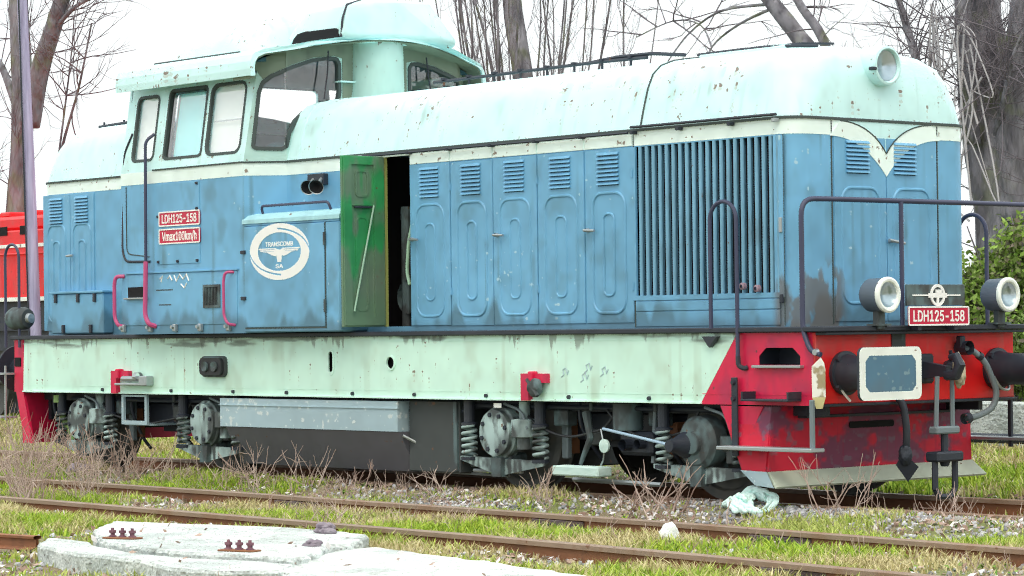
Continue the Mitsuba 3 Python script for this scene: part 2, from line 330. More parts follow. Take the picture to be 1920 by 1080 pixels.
# --- frame
FW = 1.20
def frame_part(poly, m, name, lab=None):
    k = add(P + name, near(poly, -FW, -.008, 0), m); add(P + name, mir(near(poly, -FW, -.008, 0)), m)
    if lab: tag(k, lab)
    return k
slot1 = rr(-.325, -.262, 1.05, 1.245, .03); hole1 = Point(.63, 1.14).buffer(.055)
fs = frame_part(Polygon([(-5.93, .81), (4.70, .81), (5.13, 1.385), (-5.90, 1.385)]).difference(unary_union([slot1, hole1])), 'paint_frame', 'frame_side')
step_hole = Polygon([(5.37, 1.13), (5.37, 1.20), (5.45, 1.265), (5.74, 1.265), (5.82, 1.20), (5.82, 1.13)])
fr = frame_part(Polygon([(4.702, .81), (5.98, .81), (5.95, 1.385), (5.132, 1.385)]).difference(step_hole), 'paint_red', 'frame_end_panel', 'red front end of the frame side with a step opening')
rr_ = frame_part(Polygon([(-6.12, .81), (-5.932, .81), (-5.902, 1.385), (-6.1, 1.385)]), 'paint_red', 'frame_end_panel', 'red rear end of the frame side')
adds(fs + '__flange', [bx(-5.92, 5.1, -FW - .004, -FW + .01, 1.335, 1.341), bx(-5.92, 4.72, -FW - .022, -FW, .812, .824), bx(-5.92, 4.72, -FW - .004, -FW + .01, .885, .889)], 'paint_frame')
adds(fs + '__backing', [bx(-.4, -.2, -FW + .05, -FW + .06, 1.0, 1.3), bx(.5, .75, -FW + .05, -FW + .06, 1.0, 1.3)], 'black_void')
add(fs + '__hole_rim', lathe([(0, .072), (.012, .072), (.012, .055), (0, .055)], (.63, -FW, 1.14), (0, -1, 0), 20), 'paint_frame', smooth=30)
add(fs + '__slot_rim', near(rr(-.35, -.237, 1.02, 1.27, .055).difference(slot1), -FW, 0, .006), 'paint_frame')
for x in (-1.9, -1.0, .05, .98, 2.0, 3.1, 4.1, -3.0, -4.3):
    add(fs + '__bolt', lathe([(0, .02), (.02, .018), (.02, 0)], (x, -FW, .85), (0, -1, 0), 6), 'steel_dark')
add(fr + '__step_tread', cat([bx(5.33, 5.86, -FW - .05, -FW + .25, 1.105, 1.128, .004)]), 'bare_steel')
add(fr + '__step_recess', cat([bx(5.34, 5.85, -FW + .25, -FW + .26, 1.12, 1.30), bx(5.34, 5.352, -FW + .03, -FW + .25, 1.12, 1.30), bx(5.838, 5.85, -FW + .03, -FW + .25, 1.12, 1.3)]), 'steel_dark')
adds(fr + '__rib', [bx(4.73, 5.97, -FW - .004, -FW + .01, .892, .897), bx(5.12, 5.94, -FW - .012, -FW, 1.372, 1.384)], 'paint_red')
add(fr + '__lower_step', cat([bx(5.31, 5.83, -FW - .16, -FW, .845, .862, .004), bx(5.31, 5.33, -FW - .15, -FW, .862, .92), bx(5.81, 5.83, -FW - .15, -FW, .862, .92)]), 'steel_dark')
add(P + 'deck', bx(-6.12, 6.12, -1.25, 1.25, 1.387, DK, .008), 'steel_dark')
add(P + 'underframe', cat([bx(-5.9, 5.85, -.95, -.9, .72, 1.36), bx(-5.9, 5.85, .9, .95, .72, 1.36), bx(-5.9, 5.5, -.9, .9, 1.2, 1.36), bx(-1.6, 1.6, -.5, .5, .3, 1.1), bx(-5.9, -5.84, -.9, .9, .5, 1.3)]), 'steel_dark')

# --- engine hood
hood_wall = sbox(XC, DK, XF - .22, Z2)
door_open = sbox(.41, 1.475, .80, 3.055); grille_open = sbox(3.83, 1.70, 5.52, 2.955)
hw = add(P + 'hood', cat([near(sbox(XC, DK, XF - .22, Z1).difference(unary_union([door_open, grille_open])), -HW, -.025, 0), plate(sbox(-XF + .22, DK, -XC, Z1), -.025, 0, (0, HW, 0), (-1, 0, 0)),
                        strip(nose_path(HW, XF, .22, XF - .22)[1:-1], DK, Z1)]), 'paint_blue', smooth=25)
cr = add(hw + '__cream_band', cat([near(sbox(XC, Z1, XF - .22, Z2).difference(door_open), -HW, -.025, .003), strip([(XF - .22, -HW - .003)] + nose_path(HW + .003, XF + .003, .223, XF - .22)[1:-1], Z1, Z2), plate(sbox(-XF + .22, Z1, -XC, Z2), -.025, .003, (0, HW, 0), (-1, 0, 0))]), 'paint_cream', smooth=25)
add(P + 'hood_roof', hood_roof(XC, XF, 1), 'paint_mint', smooth=40)
gp = [(XC, -HW - .018)] + nose_path(HW + .018, XF + .016, .236, XF - .22)[1:-1]
add(hw + '__gutter', cat([strip(gp, 3.085, 3.105), rings([np.array([(x, y, 3.105) for x, y in gp]), np.array([(x, y, 3.112) for x, y in nose_path(HW - .01, XF - .01, .21, XC)[:-1]])]),
                          rings([np.array([(x, y, 3.085) for x, y in nose_path(HW - .01, XF - .01, .21, XC)[:-1]]), np.array([(x, y, 3.085) for x, y in gp])])]), 'seal')
rl = add(hw + '__door_rail', tube([(-.2, -HW - .05, 3.075), (3.80, -HW - .05, 3.075)], .011, 6), 'steel_dark')
add(hw + '__door_rail', tube([(3.84, -HW - .055, 3.118), (5.53, -HW - .055, 3.118)], .013, 6), 'steel_dark')
for x in (.1, .82, 1.4, 2.0, 2.6, 3.2, 3.85, 4.4, 5.0, 5.5):
    add(hw + '__rail_bracket', bx(x - .018, x + .018, -HW - .065, -HW - .003, 3.06, 3.09, .004), 'bare_steel' if int(x * 10) % 2 else 'steel_dark')
# roof seam ridge and the rods on the roof
def roof_sec(x, e, s=1):
    pts = [(x, -(HW - d) - e if i == 0 else -(HW - d) - e * .7, z + e * (i / 8)) for i, (d, f, z) in enumerate(ROOF)]
    return pts
add(P + 'hood_roof_seam', tube(roof_sec(3.90, .004), .009, 6), 'seal')
add(P + 'hood_roof_seam', tube(roof_sec(-.95, .002), .007, 6), 'paint_mint')
wk = add(P + 'roof_rod', tube([(.35, -.42, 3.79), (2.6, -.42, 3.80), (3.3, -.42, 3.79)], .016, 6), 'steel_dark')
for x in np.arange(.5, 3.3, .37):
    add(wk + '__standoff', cat([tube([(x, -.42, 3.70), (x, -.42, 3.80)], .012, 5), bx(x - .02, x + .02, -.445, -.395, 3.80, 3.822)]), 'steel_dark')
add(P + 'roof_rod', tube([(2.5, -.40, 3.80), (2.9, -.40, 3.825), (3.35, -.40, 3.82), (3.75, -.4, 3.775)], .018, 6), 'steel_dark')
hk = add(P + 'roof_hatch', bx(3.97, 5.0, -.46, .46, 3.70, 3.765, .02), 'paint_mint')
add(hk + '__edge_bar', tube([(3.95, -.44, 3.755), (4.5, -.44, 3.758), (5.0, -.44, 3.745), (5.30, -.40, 3.725)], .015, 6), 'steel_dark')
add(hk + '__edge_bar', tube([(4.0, -.30, 3.778), (4.6, -.30, 3.78), (5.05, -.30, 3.77), (5.30, -.2, 3.752)], .011, 6), 'steel_dark')
add(hk + '__fan_cover', lathe([(3.76, .36), (3.785, .36), (3.79, .33), (3.79, 0)], (4.5, .05, 0), (0, 0, 1), 32), 'seal')

LV = None
def louvre_mesh(w, h, d):
    pr = [(0, .0), (h, 0), (h * .85, d * .35), (h * .1, d), (0, d)]
    V = np.array([(s * w / 2, -q, z) for s in (-1, 1) for z, q in pr]); n = len(pr)
    F = [[i, (i + 1) % n, n + (i + 1) % n] for i in range(n)] + [[i, n + (i + 1) % n, n + i] for i in range(n)] + [[0, i + 1, i] for i in range(1, n - 1)] + [[n, n + i, n + i + 1] for i in range(1, n - 1)]
    return trimesh.Trimesh(V, np.array(F)[:, ::-1], process=False)
LOUV = mikit.ply(louvre_mesh(.27, .024, .022), 'paint_blue')
SLOT = mikit.ply(bx(-.128, .128, -.002, .0, -.008, .0), 'slot_blue')
mat('slot_blue', base_color=rgb((.03, .10, .17)), roughness=.6)
def louvres(parent, x, ztop, n, pitch, place, w=1.0):
    for i in range(n):
        z = ztop - i * pitch
        k = key_of(parent + '__louvre'); scene[k] = {**LOUV, 'to_world': place @ T().translate([x, 0, z]) @ T().scale([w, 1, 1])}
        scene[key_of(parent + '__louvre_slot')] = {**SLOT, 'to_world': place @ T().translate([x, -.001, z]) @ T().scale([w, 1, 1])}
ID = T()
FRONT = T([[0, -1, 0, 0], [1, 0, 0, 0], [0, 0, 1, 0], [0, 0, 0, 1]])      # near-side layout turned to face the front
def ring_poly(x0, x1, z0, z1, r, w): 
    o = rr(x0, x1, z0, z1, r); return o.difference(o.buffer(-w))
def emboss(x0, x1, z0, z1, r, w, y, h=.011):
    """A raised bead with sloping flanks round a rounded rectangle."""
    out = []
    mid = rr(x0 + w / 2, x1 - w / 2, z0 + w / 2, z1 - w / 2, max(r - w / 2, .01)).exterior
    c = np.array(mid.coords)[:-1]; c = np.vstack([c, c[:1]])
    pts = []
    prof = [(-w / 2, 0), (-w / 5, h), (w / 5, h), (w / 2, 0)]
    t = np.roll(c[:-1], -1, 0) - np.roll(c[:-1], 1, 0); t /= np.linalg.norm(t, axis=1, keepdims=True) + 1e-9; nn = np.stack([t[:, 1], -t[:, 0]], 1)
    m = len(c) - 1; V = np.vstack([[(c[i][0] + nn[i][0] * a, y - b, c[i][1] + nn[i][1] * a) for a, b in prof] for i in range(m)]); F = []
    for i in range(m):
        A, B = i * 4, ((i + 1) % m) * 4
        for j in range(3): F += [[A + j, A + j + 1, B + j + 1], [A + j, B + j + 1, B + j]]
    return trimesh.Trimesh(V, np.array(F), process=False)
def hood_door(x0, x1, handle=None, band=True, louv=True):
    g = .006; x0 += rng.uniform(-.002, .003); x1 += rng.uniform(-.003, .002); dz = rng.uniform(-.004, .004); yo = rng.uniform(-.004, .002)
    k = add(P + 'engine_door', bx(x0 + g, x1 - g, -HW - .012 + yo, -HW + .004, 1.478 + dz, 2.958 + dz, .003), 'paint_blue')
    if band: add(k + '__cream_top', bx(x0 + g, x1 - g, -HW - .014, -HW + .004, 2.966, 3.058, .003), 'paint_cream')
    c = (x0 + x1) / 2; w = x1 - x0
    add(k + '__raised_bead', emboss(c - w * .36, c + w * .36, 1.55, 2.60, .13, .03, -HW - .012), 'paint_blue', smooth=30)
    add(k + '__raised_bead', emboss(c - w * .13, c + w * .13, 1.70, 2.42, .065, .024, -HW - .012), 'paint_blue', smooth=30)
    if louv: louvres(k, c, 2.905, 8, .036, T().translate([0, -HW - .012, 0]))
    if handle: add(k + '__handle', cat([lathe([(0, .02), (.035, .016)], (handle, -HW - .012, 2.275), (0, -1, 0), 10), tube([(handle - .02, -HW - .05, 2.275), (handle + .12, -HW - .055, 2.268)], .012, 6)]), 'bare_steel')
    for z in (1.75, 2.7): add(k + '__hinge', lathe([(0, .011), (.07, .011)], (x0 + .004 if handle is None else x1 - .004, -HW - .016, z), (0, 0, 1), 6), 'paint_blue')
    return k
DX = [.80, 1.39, 1.985, 2.59, 3.205, 3.81]
for i in range(5): hood_door(DX[i], DX[i + 1], {0: .84, 2: 2.05, 4: 3.25}.get(i))
# --- open green door, hinged at the left of the opening, swung out square to the hood
gd = add(P + 'open_door', bx(.385, .415, -HW - .50, -HW - .01, 1.475, 3.06, .004), 'green_paint'); tag(gd, 'engine door standing open, its inside painted green')
def inner(poly, n0, n1): return plate(poly, n0, n1, (.415, 0, 0), (0, 1, 0), (0, 0, 1))
y0, y1 = -HW - .49, -HW - .02
adds(gd + '__frame_rib', [inner(sbox(y0, 1.49, y1, 3.05).difference(sbox(y0 + .09, 1.56, y1 - .12, 2.98)), 0, .018), inner(sbox(y0 + .09, 2.60, y1 - .12, 2.63), 0, .014)], 'green_paint')
add(gd + '__brace', tube([(.44, y0 + .10, 1.62), (.44, y1 - .13, 2.60)], .009, 6), 'brace_green')
mat('brace_green', base_color=rgb((.35, .55, .42)), roughness=.5)
add(P + 'door_jamb', cat([bx(.40, .43, -HW - .012, -HW + .02, 1.475, 3.055), bx(.785, .80, -HW + .01, -HW + .06, 1.475, 3.055)]), 'jamb_green')
mat('jamb_green', base_color=rgb((.30, .33, .10)), roughness=.6)
add(gd + '__handle', cat([bx(.42, .45, y0 + .12, y1 - .16, 2.575, 2.592, .003)]), 'steel_dark')
adds(gd + '__raised_bead', [inner(ring_poly(y0 + .14, y1 - .18, 2.68, 2.93, .04, .018), 0, .008), inner(ring_poly(y0 + .14, y1 - .18, 1.62, 2.5, .06, .018), 0, .006)], 'green_paint')
# inside of the engine bay
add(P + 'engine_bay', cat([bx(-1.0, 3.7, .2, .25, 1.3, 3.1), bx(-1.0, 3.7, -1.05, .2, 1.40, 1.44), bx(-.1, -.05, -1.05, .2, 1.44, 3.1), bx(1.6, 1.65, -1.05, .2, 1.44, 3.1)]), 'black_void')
add(P + 'engine_block', cat([bx(.2, 1.5, -.6, .1, 1.45, 2.3, .04), lathe([(0, .16), (.25, .16), (.3, .1)], (.45, -.85, 1.75), (0, 1, 0), 16), bx(.2, 1.2, -.75, -.3, 2.45, 2.6, .03), lathe([(1.45, .05), (2.6, .05)], (.38, -.8, 0), (0, 0, 1), 10)]), 'under_grey')
add(P + 'engine_pipe', rod([(.78, -1.03, 2.50), (.70, -1.03, 2.25), (.67, -1.03, 1.98), (.71, -1.03, 1.86)], .016), 'brace_green')
# --- radiator grille
gr = add(P + 'radiator_grille', cat([near(sbox(3.80, 1.665, 5.55, 2.955).difference(sbox(3.845, 1.705, 5.505, 2.96)), -HW, -.005, .014)]), 'paint_blue')
n = 21
SL = mikit.ply(cat([lathe([(0, .018), (1.252, .018)], (0, 0, 0), (0, 0, 1), 10), bx(-.016, -.010, .0, .05, 0, 1.252)]), 'paint_slat', smooth=40)
paint('paint_slat', (.17, .37, .53), rough=.42, grime=.6, chips=.2, seed=21., dirt=(.09, .14, .17), bump=0)
for i in range(n):
    scene[key_of(gr + '__slat')] = {**SL, 'to_world': T().translate([3.885 + i * (1.60 / (n - 1)), -HW + .012, 1.703])}
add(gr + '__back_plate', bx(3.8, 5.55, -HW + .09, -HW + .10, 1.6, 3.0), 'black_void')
add(gr + '__latch', bx(5.515, 5.545, -HW - .03, -HW, 2.18, 2.30, .004), 'bare_steel')
add(gr + '__latch', bx(5.515, 5.545, -HW - .03, -HW, 1.62, 1.69, .004), 'steel_dark')
add(gr + '__fastener', lathe([(0, .03), (.03, .03), (.04, .015)], (5.12, -HW - .02, 1.76), (0, -1, 0), 10), 'dull_pink')
add(gr + '__fastener', lathe([(0, .03), (.03, .03), (.04, .015)], (5.28, -HW - .02, 1.74), (0, -1, 0), 10), 'dull_pink')
add(P + 'sill_panel', bx(3.83, 5.50, -HW - .012, -HW + .002, 1.575, 1.655, .003), 'paint_blue')
add(P + 'sill_panel', bx(3.83, 5.50, -HW - .010, -HW + .002, 1.445, 1.567, .003), 'paint_blue')
adds(P + 'hood_seam', [bx(3.812, 3.822, -HW - .006, -HW + .002, 1.44, 3.08), bx(-.17, -.162, -HW - .004, -HW + .002, 1.44, 3.08), bx(5.545, 5.552, -HW - .004, -HW + .002, 1.44, 2.96)], 'seal')
# --- nose front
nd = []
for s in (-1, 1):
    k = add(P + 'nose_door', front(sbox(min(.005 * s, .62 * s), 1.47, max(.005 * s, .62 * s), 2.955), XF, -.005, .010), 'paint_blue'); nd.append(k)
    b = emboss(s * .31 - .235, s * .31 + .235, 1.60, 2.56, .12, .028, 0); b.apply_transform(np.array([[0, -1, 0, XF + .010], [1, 0, 0, 0], [0, 0, 1, 0], [0, 0, 0, 1.]]))
    add(k + '__raised_bead', b, 'paint_blue', smooth=30)
    louvres(k, s * .225 - .09 * (s < 0) + .0 * s - (.03 if s < 0 else 0), 2.905, 8, .034, T().translate([XF + .010, 0, 0]) @ FRONT)
    add(P + 'nose_seam', front(sbox(s * .64 - .006, 1.45, s * .64 + .006, 3.08), XF, -.002, .0055), 'seal')
add(nd[1] + '__handle', cat([lathe([(0, .02), (.03, .016)], (XF + .01, .03, 2.12), (1, 0, 0), 10), tube([(XF + .045, -.01, 2.125), (XF + .05, .17, 2.10)], .014, 6)]), 'bare_steel')
def quad(a, c, b, n=10): return [((1 - t) ** 2 * a[0] + 2 * t * (1 - t) * c[0] + t * t * b[0], (1 - t) ** 2 * a[1] + 2 * t * (1 - t) * c[1] + t * t * b[1]) for t in np.linspace(0, 1, n)]
inn, out = quad((-.55, 3.083), (-.18, 3.07), (0, 2.83)), quad((-.66, 2.957), (-.28, 2.96), (0, 2.645))
inn2, out2 = quad((-.62, 3.083), (-.2, 3.09), (0, 2.83)), out
V1 = Polygon(inn + [(-x, z) for x, z in inn[::-1][1:]] + [(-x, z) for x, z in out] + out[::-1][1:])
add(P + 'nose_chevron', front(Polygon(inn + [(-x, z) for x, z in inn[::-1][1:]]), XF, .0, .008), 'paint_mint')
ch = add(P + 'nose_chevron', front(V1, XF, .005, .016), 'paint_cream')
adds(ch + '__edge_line', [tube([(XF + .016, y, z) for y, z in q], .006, 5) for q in (inn, [(-a, b) for a, b in inn])], 'seal')
# top headlamp
hl = add(P + 'headlight', lathe([(-.12, .165), (.06, .165), (.085, .158), (.09, .140), (.07, .128), (.02, .125), (.02, 0)], (XF, -.04, 3.545), (1, 0, 0), 36), 'paint_mint', smooth=40); tag(hl, 'large round headlight high on the nose')
add(hl + '__reflector', lathe([(.021, .0), (.03, .06), (.062, .124)], (XF, -.04, 3.545), (1, 0, 0), 32), 'chrome', smooth=True)
add(hl + '__lens', lathe([(.067, .129), (.078, .08), (.083, 0)], (XF, -.04, 3.545), (1, 0, 0), 32), 'lens_glass', smooth=True)
add(hl + '__catch', bx(XF + .05, XF + .1, -.24, -.19, 3.50, 3.525, .004), 'steel_dark')

# --- rear hood
rh = add(P + 'rear_hood', cat([near(sbox(XR + .22, DK, -3.55, Z1), -HW, -.025, 0), plate(sbox(3.55, DK, -XR - .22, Z1), -.025, 0, (0, HW, 0), (-1, 0, 0)),
     strip([(-x, y) for x, y in nose_path(HW, -XR, .22, -XR - .22)[1:-1]], DK, Z1, True)]), 'paint_blue', smooth=25)
adds(rh + '__cream_band', [near(sbox(XR + .22, Z1, -3.55, Z2), -HW, -.025, .003), strip([(-x, y) for x, y in nose_path(HW + .003, -XR + .003, .223, -XR - .22)[1:-1]], Z1, Z2, True)], 'paint_cream', smooth=25)
add(P + 'rear_hood_roof', hood_roof(3.5, -XR, -1), 'paint_mint', smooth=40)
add(rh + '__gutter', cat([bx(XR + .2, -3.6, -HW - .02, -HW + .01, 3.085, 3.105), strip([(-x, y) for x, y in nose_path(HW + .018, -XR + .016, .236, -XR - .22)[1:-1]], 3.085, 3.106, True)]), 'seal')
ro = add(P + 'rear_roof_rod', tube([(-5.35, -.55, 3.72), (-4.35, -.55, 3.745), (-3.95, -.55, 3.755)], .016, 6), 'steel_dark')
for x in (-5.25, -4.85, -4.45, -4.1): add(ro + '__standoff', tube([(x, -.55, 3.62), (x, -.55, 3.765)], .012, 5), 'steel_dark')
for x0, x1, hd in ((-5.66, -5.10, None), (-5.10, -4.62, -5.09)):
    g = .005; k = add(P + 'rear_door', bx(x0 + g, x1 - g, -HW - .012, -HW + .004, 1.478, 2.958, .003), 'paint_blue'); c = (x0 + x1) / 2
    add(k + '__raised_bead', emboss(c - .19, c + .19, 1.56, 2.64, .11, .028, -HW - .012), 'paint_blue', smooth=30)
    add(k + '__raised_bead', emboss(c - .075, c + .075, 1.75, 2.46, .06, .022, -HW - .012), 'paint_blue', smooth=30)
    louvres(k, c, 2.90, 8, .036, T().translate([0, -HW - .012, 0]), .95)
    if hd: add(k + '__handle', tube([(hd - .03, -HW - .05, 2.285), (hd + .1, -HW - .055, 2.29)], .013, 6), 'bare_steel')
bxp = add(P + 'battery_box', bx(-5.31, -4.27, -HW - .13, -HW, 1.445, 1.875, .012), 'paint_blue')
add(bxp + '__lid', bx(-5.33, -4.25, -HW - .15, -HW, 1.876, 1.90, .004), 'paint_blue')
for x, z in ((-5.2, 1.83), (-4.75, 1.83), (-4.42, 1.83), (-5.05, 1.5), (-4.5, 1.5)): add(bxp + '__latch', bx(x - .02, x + .02, -HW - .155, -HW - .128, z - .05, z + .04, .003), 'steel_dark')

# --- cab
def lean(z): return CW - .13 * np.clip((z - 3.09) / .86, 0, 1.2)
CX0, CX1 = -3.60, -1.41
cab = add(P + 'cab', cat([near(sbox(CX0, DK, CX1, Z1), -CW, -.03, 0), bx(CX0 + .001, CX0 + .03, -CW + .03, CW - .03, DK, DK + .02), mir(near(sbox(CX0, DK, CX1, Z1), -CW, -.03, 0)), plate(sbox(-CW + .001, DK, CW - .001, Z1), -.03, 0, (CX0 + .001, 0, 0), (0, -1, 0), (0, 0, 1))]), 'paint_blue')
A0, A1 = np.array([-1.41, -1.40]), np.array([-1.13, -1.08]); AU = (A1 - A0) / np.linalg.norm(A1 - A0); AL = np.linalg.norm(A1 - A0)
def facetA(poly, n0, n1): return plate(poly, n0, n1, (A0[0], A0[1], 0), (AU[0], AU[1], 0), (0, 0, 1))
BU = np.array([.03, 1.08]); BL = np.linalg.norm(BU); BU = BU / BL
def facetB(poly, n0, n1): return plate(affinity.translate(poly, -AL, 0), n0, n1, (A1[0], A1[1], 0), (BU[0], BU[1], 0), (0, 0, 1))
def both(poly, n0, n1):
    a, b = poly.intersection(sbox(-5, 0, AL, 9)), poly.intersection(sbox(AL, 0, 9, 9)); ms = []
    if a.area > 1e-6: ms.append(facetA(a, n0, n1))
    if b.area > 1e-6: ms.append(facetB(b, n0, n1))
    return cat(ms)
fa = facetA(sbox(0, DK, AL, Z1), -.03, 0); add(P + 'cab_front_panel', fa, 'paint_blue'); add(P + 'cab_front_panel', mir(fa), 'paint_blue')
fc = facetA(sbox(0, Z1, AL, Z2), -.03, .003)
adds(cab + '__cream_band', [near(sbox(CX0, Z1, CX1, Z2), -CW, -.03, .003), mir(near(sbox(CX0, Z1, CX1, Z2), -CW, -.03, .003)), fc, mir(fc)], 'paint_cream')
add(cab + '__gutter', cat([bx(-3.0, CX1, -CW - .016, -CW + .01, 3.092, 3.106), facetA(sbox(-.005, 3.088, AL + .01, 3.104), -.02, .016)]), 'seal')
# upper side walls lean inwards
sl = np.array([0, .13, .86]); sl /= np.linalg.norm(sl)
def upper(poly, n0, n1):      # poly in (x, z) with z true height
    q = affinity.scale(affinity.translate(poly, 0, -Z2), 1, math.hypot(.13, .86) / .86, origin=(0, 0)); return plate(q, n0, n1, (0, -CW, Z2), (1, 0, 0), sl)
W = [rr(-3.42, -3.03, 3.21, 3.865, .06), rr(-2.84, -2.17, 3.205, 3.90, .05), rr(-2.09, -1.50, 3.205, 3.90, .09)]
uw = upper(Polygon([(CX0, Z2), (CX1, Z2), (CX1 + .113, 3.97), (CX0, 3.97)]).difference(unary_union(W)), -.04, 0)
add(cab + '__upper_wall', uw, 'paint_mint'); add(cab + '__upper_wall', mir(uw), 'paint_mint')
for i, w in enumerate(W):
    k = add(P + 'cab_window', upper(w.buffer(.016).difference(w.buffer(-.012)), -.03, .006), 'seal')
    if i == 1: add(k + '__slide_frame', upper(w.difference(rr(-2.78, -2.18, 3.21, 3.87, .04)), -.05, -.03), 'black_void')
    pane = upper(w.buffer(-.005), -.021, -.019)
    add(k + '__pane', pane, 'glass')
    kf = add(P + 'far_cab_window', mir(upper(w.buffer(.016).difference(w.buffer(-.012)), -.03, .006)), 'seal')
    add(kf + '__pane', mir(pane), 'glass')
add(cab + '__added_sheet', upper(sbox(-3.46, 3.17, -3.0, 3.90), -.075, -.065), 'sheet_white')  # added white sheets behind the panes make these two windows bright
add(cab + '__added_sheet', upper(sbox(-2.13, 3.17, -1.47, 3.93), -.075, -.065), 'sheet_white')
add(cab + '__added_backdrop', upper(Polygon([(-2.78, 3.17), (-2.19, 3.17), (-2.22, 3.5), (-2.36, 3.93), (-2.76, 3.93)]), -.09, -.08), 'backdrop_cyan')  # added cyan sheet stands for the brightly lit cab interior
add(cab + '__added_backdrop', upper(sbox(-2.88, 3.15, -2.14, 3.95), -.14, -.13), 'sheet_white')  # added white sheet, the bright rest of the same window
add(cab + '__sash_bar', upper(sbox(-2.05, 3.535, -1.54, 3.545), -.035, -.025), 'bare_steel')
# windscreens
ws = Polygon([(.10, 3.25), (.13, 3.235), (.38, 3.225), (.42, 3.25), (.455, 3.38), (.53, 3.50), (.63, 3.585), (.78, 3.64), (1.0, 3.70), (1.045, 3.73), (1.06, 3.80), (1.06, 4.08), (1.03, 4.125), (.95, 4.13), (.75, 4.10), (.5, 4.02), (.28, 3.93), (.20, 3.87), (.165, 3.78)]).buffer(-.02).buffer(.02)
FT = AL + BL
def zbot(y): return 4.31 - .38 * (np.abs(y) / 1.45) ** 1.7
def ztop(y): return 4.15 + .21 * (1 - (np.abs(y) / 1.45) ** 2)
fwall = Polygon([(0, Z2), (FT, Z2), (FT, 4.32), (FT - .4, 4.30), (FT - .8, 4.24), (AL, 4.19), (.17, 4.10), (.14, 3.97)])
mfront = both(fwall.difference(ws), -.04, 0)
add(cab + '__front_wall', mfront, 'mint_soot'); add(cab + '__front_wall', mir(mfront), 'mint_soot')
for f in (lambda m: m, mir):
    k = add(P + 'windscreen', f(both(ws.buffer(.022).difference(ws.buffer(-.014)), -.03, .012)), 'seal')
    add(k + '__pane', f(both(ws.buffer(-.004), -.02, -.018)), 'glass')
    add(k + '__wiper', f(tube([(-1.05, -.62, 4.20), (-1.04, -.64, 3.98), (-1.035, -.69, 3.72)], .008, 5)), 'steel_dark')
brow = Polygon([(.02, 3.98), (.14, 3.99), (.20, 3.905), (.30, 3.965), (.5, 4.05), (.75, 4.13), (1.0, 4.16), (1.10, 4.14), (1.10, 3.72), (1.20, 3.72), (1.28, 4.2), (FT - .18, 4.26), (FT - .18, 4.31), (FT - .4, 4.30), (FT - .8, 4.235), (AL, 4.185), (.16, 4.095)])
for f in (lambda m: m, mir): add(cab + '__brow_shade_soot', f(both(brow, -.01, .006)), 'paint_soot_shade')  # added strip, soot and visor shade painted above the windscreens
# rear wall of the cab with two windows over the rear hood
rw = [rr(-1.12, -.2, 3.56, 4.06, .06), rr(.2, 1.12, 3.56, 4.06, .06)]
rwall = Polygon([(-CW, Z1), (CW, Z1), (1.27, 3.97), (1.25, 4.13), (.9, 4.22), (0, 4.31), (-.9, 4.22), (-1.25, 4.13), (-1.27, 3.97)]).difference(unary_union(rw))
add(cab + '__rear_wall', plate(rwall, -.03, 0, (CX0 + .002, 0, 0), (0, -1, 0), (0, 0, 1)), 'paint_mint')
add(cab + '__wall_lining', plate(rwall.difference(sbox(-9, 0, 9, 2.4)), -.05, -.04, (CX0 + .002, 0, 0), (0, -1, 0), (0, 0, 1)), 'cab_inside')
add(cab + '__wall_lining', mir(upper(Polygon([(CX0 + .06, Z2), (CX1, Z2), (CX1 + .113, 3.97), (CX0 + .06, 3.97)]).difference(unary_union(W)), -.06, -.05)), 'cab_inside')
add(cab + '__floor', bx(CX0 + .05, -1.2, -1.3, 1.3, 2.25, 2.30), 'cab_inside')
add(cab + '__control_desk', hull([(-1.9, -1.2, 2.3), (-1.3, -1.1, 2.3), (-1.9, -1.2, 3.12), (-1.3, -1.1, 3.3), (-1.9, .3, 2.3), (-1.25, .3, 2.3), (-1.9, .3, 3.12), (-1.25, .3, 3.3)]), 'cab_inside')
add(cab + '__driver_seat', cat([bx(-2.75, -2.25, -1.05, -.55, 2.75, 2.85, .03), bx(-2.8, -2.7, -1.05, -.55, 2.8, 3.42, .03), bx(-2.55, -2.45, -.85, -.75, 2.3, 2.75)]), 'cab_inside')
add(cab + '__inner_lining', cat([bx(CX0 + .06, -1.4, .55, .57, 3.45, 4.15)]), 'cab_inside') if False else None
# roof with visor
half = [(0, 4.335), (.2, 4.331), (.4, 4.318), (.65, 4.288), (.9, 4.246), (1.1, 4.202), (1.25, 4.178), (1.36, 4.158), (1.43, 4.12), (1.458, 4.06), (1.465, 3.99), (1.46, 3.925)]
shell = LineString([(-y, z) for y, z in half[::-1]] + half[1:]).buffer(.018, cap_style=2)
def bow(m):          # the front edge bows forward over the windscreens
    v = np.array(m.vertices); k = v[:, 0] > -1.3; v[k, 0] += .40 * (1 - np.clip(np.abs(v[k, 1]) / 1.45, 0, 1) ** 2); return trimesh.Trimesh(v, m.faces, process=False)
rf = add(P + 'cab_roof', bow(front(shell, 0, -3.56, -1.15)), 'paint_mint', smooth=35)
add(rf + '__rim', bow(cat([front(shell.buffer(.006), -1.15, -.02, .004)])), 'paint_mint')
add(rf + '__visor_lining', bow(front(LineString([(-y * .985, z - .028) for y, z in half[::-1]] + [(y * .985, z - .028) for y, z in half[1:]]).buffer(.008, cap_style=2), 0, -1.5, -1.17)), 'paint_soot_shade')  # added dark sheet, shade and soot painted under the visor
add(rf + '__ceiling', front(Polygon([(-y * .93, z - .045) for y, z in half[::-1][3:]] + [(y * .93, z - .045) for y, z in half[1:-3]]), 0, -3.55, -1.25), 'cab_inside')
for sy in (-1, 1): add(rf + '__drip_line', tube([(-3.40, sy * 1.10, 4.225), (-1.9, sy * 1.08, 4.228)], .014, 5), 'seal')
